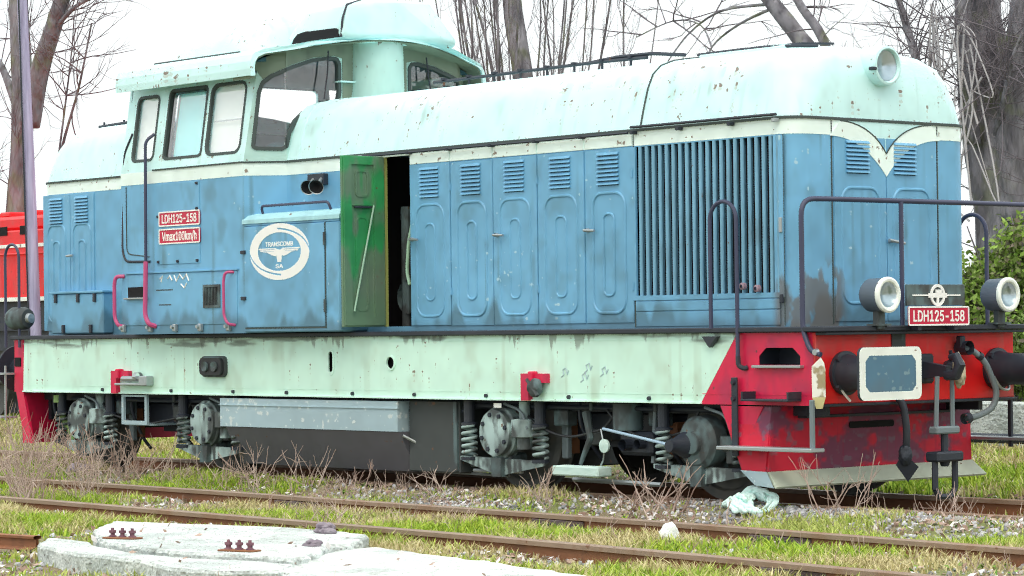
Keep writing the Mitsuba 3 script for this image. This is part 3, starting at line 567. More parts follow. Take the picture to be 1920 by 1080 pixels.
def hump():
    xs = np.linspace(-3.46, -1.78, 44); vs = np.linspace(-1, 1, 45); R = []
    for x in xs:
        e = np.clip((x + 3.46) / .6, 0, 1); e2 = np.clip((-1.78 - x) / .25, 0, 1); h = .375 * math.sqrt(max(0, 1 - (1 - e) ** 2.2)) * math.sqrt(max(0, 1 - (1 - e2) ** 2)); y = 1.03 * (.92 + .08 * min(e, e2)) * vs
        R.append(np.stack([np.full(45, x), y, np.interp(np.abs(y), [q[0] for q in half], [q[1] for q in half]) - .03 + (h + .03) * np.power(np.maximum(1 - np.abs(vs) ** 3.4, 0), .55) - .05 * h * np.abs(vs) ** 2], 1))
    m = rings(R); return trimesh.Trimesh(m.vertices, m.faces, process=False)
add(rf + '__hump', hump(), 'paint_mint', smooth=True)
def rbox(pts, r=.06):
    return hull(np.vstack([np.array(p) + r * trimesh.creation.icosphere(subdivisions=1).vertices for p in pts]))
cw = add(P + 'exhaust_cowl', rbox([(-1.66, -.56, 4.36), (-.86, -.56, 4.36), (-1.50, -.50, 4.57), (-.90, -.50, 4.59), (-1.4, -.3, 4.62), (-.9, -.3, 4.64), (-1.66, .72, 4.36), (-.80, .5, 4.38), (-.80, 0, 4.38), (-.84, .1, 4.65), (-1.45, .45, 4.66), (-.92, .5, 4.67), (-.97, .85, 4.36), (-1.5, .85, 4.36)], .07), 'paint_mint', smooth=60)
add(cw + '__side_opening', near(Polygon([(-1.64, 4.305), (-.86, 4.305), (-.87, 4.39), (-.92, 4.41), (-1.45, 4.415), (-1.54, 4.40), (-1.60, 4.36)]), -.618, -.05, .02), 'black_void')
add(cw + '__seam', tube([(-.84, -.62, 4.31), (-.84, -.60, 4.5), (-.86, -.53, 4.64), (-.9, -.3, 4.71)], .012, 6), 'steel_dark')
add(P + 'exhaust_stack', lathe([(3.66, .285), (3.80, .285), (4.36, .275)], (-1.09, .0, 0), (0, 0, 1), 40), 'mint_soot', smooth=40)
add(P + 'exhaust_stack_shelf', bx(-1.16, -1.06, -.46, -.2, 3.90, 3.915), 'paint_mint')
# cab side fittings
def dline(pts, r=.008, m='seal', name='door_edge'): return add(cab + '__' + name, rod([(x, -CW - .003 if z < 3.1 else -lean(z) - .003, z) for x, z in pts], r, .08, 6), m)
dline([(-3.46, 3.50), (-3.575, 3.3), (-3.58, 2.3), (-3.52, 2.18), (-3.06, 2.17)], .013, 'steel_dark')
dline([(-3.50, 2.95), (-3.50, 2.26), (-3.08, 2.22)], .006)
add(cab + '__access_panel', bx(-2.935, -2.165, -CW - .008, -CW + .002, 2.135, 2.955, .003), 'paint_blue')
for x, z in ((-2.9, 2.16), (-2.55, 2.16), (-2.2, 2.16), (-2.2, 2.68), (-2.2, 2.93), (-2.9, 2.62)): add(cab + '__bolt', lathe([(0, .018), (.02, .014), (.02, 0)], (x, -CW - .006, z), (0, -1, 0), 6), 'steel_dark')
add(cab + '__lower_panel', bx(-3.52, -1.53, -CW - .008, -CW + .002, 1.52, 2.045, .004), 'paint_blue')
add(cab + '__lower_panel_edge', cat([bx(-3.52, -1.50, -CW - .022, -CW, 2.05, 2.062)]), 'paint_blue')
add(cab + '__sill_grime', bx(-3.58, -1.43, -CW - .006, -CW + .002, 1.438, 1.515, .002), 'under_grey') if False else None
gh = add(P + 'grab_rail', rod([(-3.02, -lean(3.46) - .02, 3.47), (-3.06, -CW - .05, 3.40), (-3.06, -CW - .06, 2.16)], .016, .06), 'handrail'); tag(gh, 'dark upper half of the cab door grab rail')
gq = add(P + 'grab_rail', rod([(-3.06, -CW - .06, 2.17), (-3.06, -CW - .075, 1.62), (-3.0, -CW - .07, 1.53), (-2.97, -CW, 1.51)], .024, .06), 'pink_rail'); tag(gq, 'pinkish red lower half of the cab door grab rail')
for x, m in ((-3.63, 'pink_rail'), (-1.66, 'pink_rail')):
    k = add(P + 'grab_rail', rod([(x + .08, -CW, 2.03), (x + .02, -CW - .07, 2.03), (x, -CW - .075, 1.95), (x, -CW - .075, 1.60), (x + .06, -CW - .07, 1.52), (x + .09, -CW, 1.51)], .02 if x < -2 else .014, .06), m)
    tag(k, 'short pink grab rail low on the cab side')
add(cab + '__step_slot', cat([bx(-3.47, -3.12, -CW - .012, -CW - .006, 1.805, 1.915)]), 'black_void')
add(cab + '__step_slot_lip', bx(-3.5, -3.1, -CW - .05, -CW - .008, 1.79, 1.806, .003), 'bare_steel')
vt = add(cab + '__vent', near(sbox(-2.10, 1.685, -1.81, 1.915).difference(sbox(-2.075, 1.71, -1.835, 1.89)), -CW, .006, .02), 'under_grey')
add(cab + '__vent_mesh', cat([bx(-2.08, -1.83, -CW - .010, -CW - .007, 1.70, 1.90)] ), 'black_void')
tag(add(cab + '__vent_bars', cat([bx(x - .004, x + .004, -CW - .016, -CW - .010, 1.70, 1.90) for x in np.arange(-2.06, -1.83, .026)]), 'under_grey'), kind='stuff')
for x in (-3.55, -3.05, -2.6, -2.15, -1.66):
    add(cab + '__lifting_lug', cat([bx(x - .02, x + .03, -CW - .045, -CW, 1.455, 1.53, .008), lathe([(0, .022), (.03, .018), (.03, 0)], (x, -CW - .04, 1.5), (0, -1, 0), 8)]), 'bare_steel')
for x, z, w in ((-2.95, 1.87, .3), (-2.9, 1.72, .22)): add(cab + '__scratch', near(sbox(x, z, x + w, z + .012), -CW - .008, 0, .002), 'seal')
# chalk scribble
sc = [[(-2.88, 1.99), (-2.83, 2.02), (-2.86, 1.96)], [(-2.74, 1.99), (-2.70, 2.02), (-2.66, 1.97)], [(-2.62, 2.02), (-2.58, 1.96), (-2.52, 2.03), (-2.46, 1.98), (-2.40, 2.03), (-2.36, 1.96)], [(-2.5, 1.93), (-2.44, 1.89), (-2.40, 1.94)]]
adds(cab + '__chalk_mark', [tube([(x, -CW - .009, z) for x, z in q], .009, 4) for q in sc], 'white_letters')
# number plates on the cab side
def num_plate(base, text, O, U, V, w, h, lab, th=None, edge='white_letters'):
    U, V = np.asarray(U, float), np.asarray(V, float); N = np.cross(U, V)
    p = rr(-w / 2, w / 2, -h / 2, h / 2, .018)
    k = tag(add(P + base, plate(p, 0, .006, O, U, V), 'plate_red'), lab)
    add(k + '__border', plate(p.difference(p.buffer(-.013)), .006, .010, O, U, V), edge)
    th = th or h * .55
    add(k + '__lettering', words(text, th, np.asarray(O) + N * .006 - V * th / 2, U, V, True, .003, w * .84), 'white_letters')
    return k
num_plate('number_plate', 'LDH125-158', (-2.515, -CW - .008, 2.592), (1, 0, 0), (0, 0, 1), .735, .15, 'upper red number plate on the cab side')
num_plate('number_plate', 'Vmax100km/h', (-2.515, -CW - .008, 2.415), (1, 0, 0), (0, 0, 1), .735, .155, 'lower red speed plate on the cab side')
num_plate('number_plate', 'LDH125-158', (6.205, 0, 1.503), (0, 1, 0), (0, 0, 1), .735, .155, 'red number plate on the front of the locomotive')
adds(P + 'plate_bracket', [bx(6.1, 6.2, q * .22 - .02, q * .22 + .02, 1.39, 1.5) for q in (-1, 1)], 'steel_dark')
eb = add(P + 'emblem_board', bx(6.17, 6.195, -.36, .34, 1.585, 1.755, .003), 'under_grey')
E0 = (6.195, 0, 1.668)
def fe(poly, n0, n1): return plate(poly, n0, n1, E0, (0, 1, 0), (0, 0, 1))
ringp = Point(0, 0).buffer(.088).difference(Point(0, 0).buffer(.066))
add(eb + '__ring', fe(unary_union([ringp, sbox(-.11, -.02, .11, .018), Polygon([(-.02, .018), (.05, .018), (.05, .045), (-.03, .045)]), sbox(-.012, -.07, .012, -.02)]), 0, .01), 'white_letters')
adds(eb + '__wing_line', [fe(sbox(-.30, -.006, -.11, .006), 0, .006), fe(sbox(.11, -.006, .28, .006), 0, .006)], 'white_letters')
# --- emblem box
ebx = add(P + 'side_box', cat([bx(-1.42, .13, -CW, -HW, DK + .005, 2.47, .012), hull([(x, y, z) for x in (-1.42, .13) for y, z in ((-CW, 2.471), (-CW, 2.50), (-CW + .03, 2.55), (-CW + .09, 2.575), (-HW, 2.575), (-HW, 2.471))])]), 'paint_blue', smooth=25)
add(ebx + '__top_lid', hull([(x, y, z) for x in (-1.43, .14) for y, z in ((-CW - .012, 2.492), (-CW - .008, 2.53), (-CW + .03, 2.572), (-CW + .1, 2.592), (-HW, 2.592), (-HW, 2.57), (-CW + .1, 2.57))]), 'paint_mint_side')
paint('paint_mint_side', (.34, .60, .66), rough=.45, grime=.5, chips=.3, seed=31., dirt=(.15, .3, .36))
add(ebx + '__door', bx(-1.395, -.10, -CW - .010, -CW + .002, 1.485, 2.462, .003), 'paint_blue')
adds(ebx + '__door_seam', [bx(-.098, -.082, -CW - .004, -CW + .002, 1.48, 2.47), bx(-1.395, -.08, -CW - .004, -CW + .002, 1.47, 1.482)], 'seal')
for z in (1.62, 2.25): add(ebx + '__hinge', lathe([(0, .014), (.12, .014)], (-.088, -CW - .014, z), (0, 0, 1), 8), 'under_grey')
for z in (1.75, 2.2): add(ebx + '__latch', bx(-1.44, -1.37, -CW - .03, -CW - .004, z, z + .035, .004), 'steel_dark')
EC = (-.813, -CW - .010, 2.208)
def ell(a, b, cx=0, cy=0): return affinity.translate(affinity.scale(Point(0, 0).buffer(1, quad_segs=24), a, b), cx, cy)
def em(poly, n0, n1): return plate(poly, n0, n1, EC)
cut1 = LineString(quad((-.50, .02), (-.43, -.19), (.02, -.222), 14)).buffer(.008); cut2 = affinity.rotate(cut1, 180, origin=(0, 0))
ringe = ell(.485, .272).difference(ell(.352, .185)).difference(cut1).difference(cut2)
bird = Polygon([(-.345, .035), (-.06, .035), (-.03, .02), (.03, .02), (.06, .035), (.345, .035), (.30, .005), (.2, -.005), (.13, -.03), (.06, -.045), (.045, -.03), (.03, -.10), (-.03, -.10), (-.045, -.03), (-.06, -.045), (-.13, -.03), (-.2, -.005), (-.3, .005)])
gaps = unary_union([sbox(-.33, .019, -.07, .024), sbox(.07, .019, .33, .024), sbox(-.27, .004, -.09, .008), sbox(.09, .004, .27, .008)])
ek = add(ebx + '__emblem', em(unary_union([ringe, bird.difference(gaps)]), 0, .003), 'white_letters')
add(ebx + '__emblem_lettering', words('TRANSCOMB', .042, (-.813, EC[1], 2.208 + .052), (1, 0, 0), (0, 0, 1), True, .003, .45), 'white_letters')
add(ebx + '__emblem_lettering', words('SA', .036, (-.813, EC[1], 2.208 - .158), (1, 0, 0), (0, 0, 1), True, .003, .12), 'white_letters')
add(P + 'box_handrail', rod([(-1.2, -CW + .08, 2.58), (-1.2, -CW + .06, 2.66), (-.12, -CW + .06, 2.66), (-.1, -CW + .08, 2.58)], .013, .05), 'handrail')
# --- horn
hn = add(P + 'horn', bx(-.72, -.46, -HW - .06, -HW, 2.84, 2.95, .006), 'steel_dark')
for s, x in ((0, -.63), (1, -.50)):
    d = np.array([.55, -.72, -.42]); d /= np.linalg.norm(d); o = np.array([x, -HW - .05, 2.90])
    add(hn + '__trumpet', lathe([(0, .016), (.10, .018), (.16, .03), (.20, .055), (.215, .075)], o, d, 20), 'bare_steel', smooth=True)
    add(hn + '__bell_mouth', lathe([(.213, .074), (.20, .05), (.14, .0)], o, d, 20), 'black_void', smooth=True)

# --- buffer beam, buffers and everything in front
bb = add(P + 'buffer_beam', bx(5.90, 5.985, -FW + .002, FW - .002, .82, 1.384, .006), 'signal_red')
add(bb + '__middle_plate', bx(5.985, 5.995, -.32, -.16, 1.08, 1.37), 'under_grey')
add(bb + '__lower_lip', bx(5.9, 6.02, -FW, FW, .80, .822, .004), 'steel_dark')
add(bb + '__deck_lip', cat([bx(5.985, 6.10, -FW, FW, 1.362, 1.386, .004)]), 'steel_dark')
for s in (-1, 1):
    y = -.875 if s < 0 else .97; bxx = 6.47 if s < 0 else 6.59
    k = add(P + 'buffer', lathe([(0, .175), (.03, .175), (.035, .15), (.10, .14), (.14, .132), (.46 + .12 * (s > 0), .125)], (5.985, y, 1.06), (1, 0, 0), 32), 'steel_dark', smooth=35)
    tag(k, 'near buffer with white bordered plate' if s < 0 else 'far buffer cut by the picture edge')
    for q in range(4):
        a = math.pi / 4 + q * math.pi / 2; add(k + '__bolt', lathe([(0, .025), (.03, .022), (.03, 0)], (6.015, y + .158 * math.cos(a), 1.06 + .158 * math.sin(a)), (1, 0, 0), 6), 'steel_dark')
    pw, ph = (.345, .195) if s < 0 else (.28, .195)
    head = rr(-pw - .01, pw + .01, -ph - .01, ph + .01, .055)
    inn_ = Polygon([(-pw + .10, -ph + .055), (pw - .10, -ph + .055), (pw - .055, -ph + .10), (pw - .055, ph - .10), (pw - .10, ph - .055), (-pw + .10, ph - .055), (-pw + .055, ph - .10), (-pw + .055, -ph + .10)])
    add(k + '__plate', plate(head, -.025, 0, (bxx, y, 1.06), (0, 1, 0), (0, 0, 1)), 'steel_dark')
    add(k + '__plate_border', plate(head.difference(inn_), 0, .004, (bxx, y, 1.06), (0, 1, 0), (0, 0, 1)), 'white_paint')
    add(k + '__plate_face', plate(inn_, 0, .003, (bxx, y, 1.06), (0, 1, 0), (0, 0, 1)), 'buffer_face')
paint('buffer_face', (.07, .16, .24), rough=.35, grime=.7, chips=.3, seed=41., dirt=(.10, .14, .17), rust=(.18, .28, .33), bump=0)
# coupling
ck = add(P + 'coupling_hook', cat([bx(5.985, 6.06, -.12, .12, .96, 1.2, .02), hull([(6.05, y, z) for y in (-.03, .03) for z in (1.0, 1.14)] + [(6.30, y, z) for y in (-.03, .03) for z in (1.02, 1.1)]), tube([(6.28, 0, 1.03), (6.38, 0, 1.03), (6.42, 0, 1.11), (6.38, 0, 1.18), (6.32, 0, 1.17)], [.045, .045, .045, .04, .025], 8)]), 'steel_dark', smooth=40)
ch2 = add(P + 'screw_coupling', cat([tube([(6.26, -.09, 1.02), (6.25, -.1, .62)], .02, 6), tube([(6.26, .09, 1.02), (6.25, .1, .62)], .02, 6), bx(6.2, 6.3, -.14, .14, .56, .62, .012)]), 'hose_grey')
add(ch2 + '__screw', lathe([(.30, .03), (.36, .055), (.40, .03), (.50, .03), (.56, .03)], (6.25, 0, 0), (0, 0, 1), 12), 'steel_dark')
add(ch2 + '__nut', bx(6.18, 6.32, -.16, .16, .34, .42, .015), 'steel_dark')
add(ch2 + '__shackle', cat([tube([(6.25, -.12, .38), (6.25, -.12, .12)], .026, 6), tube([(6.25, .12, .38), (6.25, .12, .12)], .026, 6), tube([(6.25, -.12, .12), (6.25, -.07, .06), (6.25, .07, .06), (6.25, .12, .12)], .026, 6)]), 'steel_dark')
add(P + 'brake_cock', cat([lathe([(-.05, .06), (0, .075), (.06, .06)], (6.08, .30, 1.08), (1, 0, 0), 12), tube([(6.1, .28, 1.1), (6.12, .24, 1.22)], .016, 6)]), 'steel_dark')
rgk = add(P + 'hook_rag', blob((6.30, .13, 1.06), (.045, .05, .13), .5, 5, 3), 'rag_brown', smooth=True); tag(rgk, 'dirty pale cloth hanging on the coupling hook')
mat('rag_brown', base_color=proc(lambda p, n, uv: mix((.16, .14, .07), (.62, .56, .42), noise(p.x * 30, p.y * 30, p.z * 30))), roughness=.9)
hz = add(P + 'air_hose', rod([(6.0, .52, 1.24), (6.06, .56, 1.23), (6.10, .68, 1.14), (6.11, .76, 1.0), (6.12, .82, .86), (6.10, .78, .74), (6.07, .64, .68), (6.06, .5, .665)], .026, .1, 10), 'hose_grey', smooth=True)
adds(hz + '__clamp', [lathe([(-.02, .034), (.02, .034)], (6.09, .64, 1.17), (.2, .8, -.5), 12), lathe([(-.03, .045), (.03, .045)], (6.06, .5, .665), (0, -1, -.1), 12)], 'steel_dark')
add(hz + '__valve', cat([lathe([(0, .06), (.12, .06)], (6.0, .48, 1.24), (1, 0, 0), 10), bx(6.02, 6.08, .42, .48, 1.24, 1.34, .01)]), 'steel_dark')
h2 = add(P + 'air_hose', rod([(6.0, -.34, .9), (6.1, -.32, .82), (6.12, -.30, .6), (6.1, -.29, .45)], .03, .08, 10), 'steel_dark', smooth=True)
hc = add(h2 + '__coupling_head', cat([blob((6.1, -.3, .40), (.05, .06, .09), .3, 2), hull([(6.05, -.36, .32), (6.15, -.2, .3), (6.08, -.25, .18), (6.1, -.32, .42)])]), 'steel_dark')
add(P + 'white_cable', rod([(6.0, 1.1, .95), (6.1, 1.0, .88), (6.12, .86, .90), (6.1, .80, 1.0)], .012, .1, 6), 'bare_steel')
add(P + 'white_cable', rod([(6.0, 1.12, .95), (6.05, 1.35, .93), (6.1, 1.6, .98)], .010, .1, 6), 'bare_steel')
add(P + 'pin_chain', tube([(6.0, -.98, .99), (6.03, -.93, .90), (6.05, -.88, .84)], .01, 5), 'white_letters')
# front steps and hand rails
fsx = add(P + 'front_step', cat([bx(5.05, 6.09, -FW - .18, -FW - .02, .455, .485, .006)]), 'bare_steel')
hg_ = add(fsx + '__hanger', cat([bx(5.10, 5.165, -FW - .05, -FW - .03, .40, 1.03, .005)] + [lathe([(0, .022), (.02, .018), (.02, 0)], (5.132, -FW - .05, z), (0, -1, 0), 8) for z in (.99, .86)]), 'steel_dark')
add(fsx + '__hanger', bx(6.0, 6.04, -FW - .10, -FW - .07, .48, .86, .005), 'hose_grey')
fs2 = add(P + 'front_step', bx(5.05, 6.09, FW + .02, FW + .18, .455, .485, .006), 'bare_steel')
add(fs2 + '__hanger', bx(5.85, 5.89, FW + .07, FW + .10, .40, .95, .005), 'steel_dark')
dp = add(P + 'warning_tag', plate(Polygon([(-.05, -.12), (.055, -.12), (.055, .10), (.045, .15), (.02, .19), (-.02, .15), (-.05, .12)]), 0, .012, (6.03, -FW - .02, 1.0), (.75, .66, 0), (0, 0, 1)), 'tag_dirty')
mat('tag_dirty', base_color=proc(lambda p, n, uv: mix((.80, .80, .74), (.36, .30, .18), smoothstep(.5, .62, fbm(p.x * 16, p.y * 16, p.z * 11, 3)))), roughness=.7); tag(dp, 'pale dirty tag hanging at the corner of the buffer beam')
add(dp + '__yellow_tip', plate(Polygon([(-.05, -.12), (.055, -.12), (.03, -.21), (-.02, -.21)]), 0, .012, (6.03, -FW - .02, 1.0), (.75, .66, 0), (0, 0, 1)), 'tag_yellow')
mat('tag_yellow', base_color=rgb((.55, .50, .25)), roughness=.6)
def loop(x0, x1, y, z0, z1, name, r=.019, low=None):
    w = (x1 - x0) / 2; c = (x0 + x1) / 2
    pts = [(x0, y, z0)] + [(c - w * math.cos(a), y, z1 - w + w * math.sin(a)) for a in np.linspace(0, math.pi, 12)] + [(x1, y, z0 if low is None else low)]
    return tube(pts, r, 8)
lp = add(P + 'handrail_loop', cat([loop(4.875, 5.175, -FW - .04, 1.42, 2.445, 'x', .017, 1.17)]), 'handrail', smooth=40); tag(lp, 'hoop handrail in front of the radiator grille')
add(lp + '__foot', cat([hull([(4.78, -FW - .055, 1.36), (4.95, -FW - .055, 1.36), (4.86, -FW - .055, 1.27), (4.78, -FW - .01, 1.36), (4.95, -FW - .01, 1.36), (4.86, -FW - .01, 1.27)])]), 'steel_dark')
add(lp + '__foot', rod([(5.175, -FW - .04, 1.2), (5.18, -FW - .04, 1.12), (5.23, -FW - .02, 1.10), (5.24, -FW, 1.11)], .02, .03), 'steel_dark')
lq = add(P + 'handrail_loop', loop(5.40, 5.71, FW, 1.42, 2.36, 'x', .018), 'handrail', smooth=40); tag(lq, 'hoop handrail on the far side of the nose')
fhr = add(P + 'front_handrail', rod([(6.06, -FW - .02, 1.21), (5.96, -FW - .03, 1.24), (5.88, -FW - .03, 1.40), (5.88, -FW - .03, 2.43), (5.88, -FW + .25, 2.435), (5.90, 1.75, 2.435), (5.90, 1.9, 2.3)], .021, .20, 10), 'handrail', smooth=40)
add(fhr + '__post', tube([(5.90, -.085, 1.40), (5.90, -.085, 2.43)], .019, 8), 'handrail')
add(fhr + '__bolt', lathe([(0, .03), (.03, .025), (.03, 0)], (6.02, -FW - .02, 1.23), (0, -1, 0), 8), 'bare_steel')
# lower headlamps
for s in (-1, 1):
    y = -.60 if s < 0 else .87; o = (6.2, y, 1.672)
    k = add(P + 'lower_headlight', lathe([(-.20, .0), (-.20, .11), (-.17, .132), (-.02, .135), (0, .142)], o, (1, 0, 0), 32), 'lamp_body', smooth=35)
    tag(k, ('near' if s < 0 else 'far') + ' round headlight standing on the front deck')
    add(k + '__bezel', lathe([(-.005, .142), (.016, .142), (.026, .126), (.022, .108), (.008, .100)], o, (1, 0, 0), 32), 'white_paint', smooth=35)
    add(k + '__reflector', lathe([(-.05, 0), (-.04, .05), (-.015, .085), (.006, .101)], o, (1, 0, 0), 28), 'chrome', smooth=True)
    add(k + '__lens', lathe([(.008, .101), (.018, .06), (.022, 0)], o, (1, 0, 0), 28), 'lens_glass', smooth=True)
    add(k + '__bracket', cat([bx(6.08, 6.14, y - .045, y + .045, 1.40, 1.55, .008), bx(6.06, 6.16, y - .09, y + .09, 1.43, 1.445)]), 'under_grey')
paint('lamp_body', (.10, .13, .17), rough=.5, grime=.7, chips=.6, seed=51., dirt=(.22, .18, .22), rust=(.34, .2, .2), bump=0)
# plough / skirt
sk = add(P + 'plough', cat([hull([(4.93, -FW - .0, .80), (5.50, -FW, .80), (5.46, -FW - .05, .20), (5.20, -FW - .03, .27), (4.93, -FW + .02, .80), (5.50, -FW + .02, .80), (5.46, -FW - .03, .20), (5.20, -FW - .01, .27)]),
                          hull([(x, y * w, z) for y in (-1, 1) for x, w, z in ((5.50, FW, .80), (5.49, FW + .03, .285), (5.47, FW, .80), (5.46, FW + .03, .285))])]), 'skirt_red')
add(sk + '__side_panel', near(Polygon([(4.94, .80), (5.42, .80), (5.26, .55), (5.30, .32), (5.2, .29)]), -FW - .006, -.015, .006), 'paint_red')
add(sk + '__blade', hull([(x, y * w, z) for y in (-1, 1) for x, w, z in ((5.495, FW + .03, .285), (5.62, FW + .07, .17), (5.60, FW + .07, .155), (5.46, FW + .03, .275))]), 'blade_white')
add(sk + '__corner_plate', hull([(5.18, -FW - .035, .29), (5.49, -FW - .055, .285), (5.60, -FW - .085, .16), (5.36, -FW - .055, .175), (5.2, -FW - .01, .28)]), 'tank_grey')
add(sk + '__slot', front(rr(-.30, .24, .60, .655, .02), 5.5, 0, .004), 'black_void')
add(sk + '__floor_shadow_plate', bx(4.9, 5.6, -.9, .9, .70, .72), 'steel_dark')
sk2 = add(P + 'rear_plough', cat([hull([(-6.08, -FW, .81), (-5.93, -FW, .81), (-5.72, -FW - .02, .25), (-5.88, -FW - .02, .25), (-6.08, -FW + .03, .81), (-5.93, -FW + .03, .81), (-5.72, -FW + .02, .25), (-5.88, -FW + .02, .25)]), hull([(-5.95, y, z) for y in (-FW, FW) for z in (.25, .8)] + [(-5.92, y, z) for y in (-FW, FW) for z in (.25, .8)])]), 'paint_red')
# rear end
rbm = add(P + 'rear_buffer_beam', bx(-6.12, -6.02, -FW + .003, FW - .003, .82, 1.383, .006), 'signal_red')
for s in (-1, 1):
    k = add(P + 'rear_buffer', lathe([(0, .19), (.03, .19), (.035, .15), (.45, .125), (.46, .26), (.48, .26), (.48, 0)], (-6.12, s * .875, 1.06), (-1, 0, 0), 28), 'steel_dark', smooth=35)
rlp = add(P + 'rear_handrail_loop', loop(-6.24, -5.95, -FW - .03, 1.30, 2.44, 'x', .016), 'handrail', smooth=40)
rla = add(P + 'rear_lamp', lathe([(-.02, 0), (0, .10), (.05, .125), (.22, .125), (.27, .10), (.29, 0)], (-5.86, -FW + .03, 1.62), (-.9, -.2, .0), 24), 'under_grey', smooth=35)
add(rla + '__cap', lathe([(-.005, .06), (-.05, .05), (-.06, 0)], (-5.86, -FW + .03, 1.62), (-.9, -.2, 0), 14), 'bare_steel')
adds(P + 'rear_step', [bx(-6.5, -6.1, -FW - .15, -FW + .05, 1.0, 1.02), bx(-6.5, -6.15, -FW - .15, -FW + .05, .52, .54), tube([(-6.48, -FW - .1, 1.25), (-6.48, -FW - .1, .5)], .015, 6), tube([(-6.14, -FW - .1, 1.1), (-6.14, -FW - .1, .5)], .015, 6)], 'bare_steel')
add(P + 'rear_recess', bx(-6.09, -5.97, -FW - .012, -FW, 1.09, 1.19, .004), 'black_void')
# --- side fittings on the frame
for x, big in ((-4.07, True), (2.52, False)):
    k = add(P + 'jacking_bracket', cat([near(unary_union([sbox(x, .815, x + .10, 1.05), sbox(x, .97, x + .33, 1.05)]), -FW, 0, .05), bx(x + .12, x + .18, -FW - .08, -FW, .97, 1.07, .01)]), 'paint_red')
    tag(k, 'red bracket on the frame side below the ' + ('cab' if big else 'engine doors'))
    if big: add(k + '__arm', cat([bx(x + .14, x + .72, -FW - .10, -FW - .03, .90, .925, .006), bx(x + .60, x + .74, -FW - .10, -FW, .90, 1.0, .01), lathe([(0, .03), (.4, .03)], (x + .25, -FW - .06, .97), (1, 0, 0), 10), lathe([(0, .05), (.06, .05)], (x + .5, -FW - .06, .99), (1, 0, 0), 10)]), 'bare_steel')
    else: add(k + '__knuckle', cat([blob((x + .20, -FW - .06, .93), (.09, .05, .08), .3, 4), tube([(x + .12, -FW - .08, 1.0), (x + .28, -FW - .1, .86)], .018, 6)]), 'under_grey')
sok = add(P + 'air_socket', near(rr(-2.40, -2.02, 1.015, 1.185, .05), -FW, 0, .07), 'rubber')
add(sok + '__rim', near(rr(-2.42, -2.00, .995, 1.205, .06).difference(rr(-2.395, -2.025, 1.02, 1.18, .05)), -FW, 0, .035), 'under_grey')
for x in (-2.29, -2.13): add(sok + '__coupling', lathe([(.07, .05), (.09, .05), (.085, .035), (.072, .0)], (x, -FW, 1.10), (0, -1, 0), 14), 'under_grey')
adds(fs + '__scuff', [tube([(x + .02 * a, -FW - .002, z + .02 * b) for a, b in ((0, 0), (2, 1), (1, 3), (3, 4), (4, 1), (5, 3))], .006, 4) for x, z in ((3.0, 1.02), (3.25, .98), (3.3, 1.06), (3.5, 1.03))], 'tank_grey')
# --- fuel tank
tk = add(P + 'fuel_tank', cat([hull([(x, y, z) for x in (-2.14, .72) for y in (-FW, FW) for z in (.505, .785)])]), 'tank_grey')
add(tk + '__lower_body', hull([(x, y, z) for x in (-2.06, .74) for y, z in ((-1.19, .503), (1.19, .503), (-1.0, .13), (1.0, .13))]), 'tank_dark')
add(tk + '__end_box', bx(.745, 1.48, -1.09, 1.09, .14, .795, .012), 'tank_end')
add(tk + '__end_rib', bx(1.42, 1.47, -1.115, -1.085, .16, .79, .004), 'under_grey')
add(tk + '__top_flange', bx(-2.15, .73, -FW - .012, -FW + .02, .715, .722), 'tank_grey')
add(tk + '__strut', tube([(.76, -FW + .03, .47), (1.05, -.85, .24)], .014, 6), 'bare_steel')
adds(tk + '__pipe', [tube([(-.9, -.95, .235), (.3, -.92, .225), (1.55, -.95, .215)], .02, 6), tube([(.2, -.9, .14), (2.0, -.95, .13)], .014, 6)], 'bare_steel')
add(P + 'hanging_box', cat([near(sbox(-3.98, .49, -3.50, .80).difference(sbox(-3.94, .53, -3.54, .78)), -FW + .05, 0, .03), bx(-3.98, -3.5, -FW + .06, -.8, .48, .50)]), 'tank_grey')

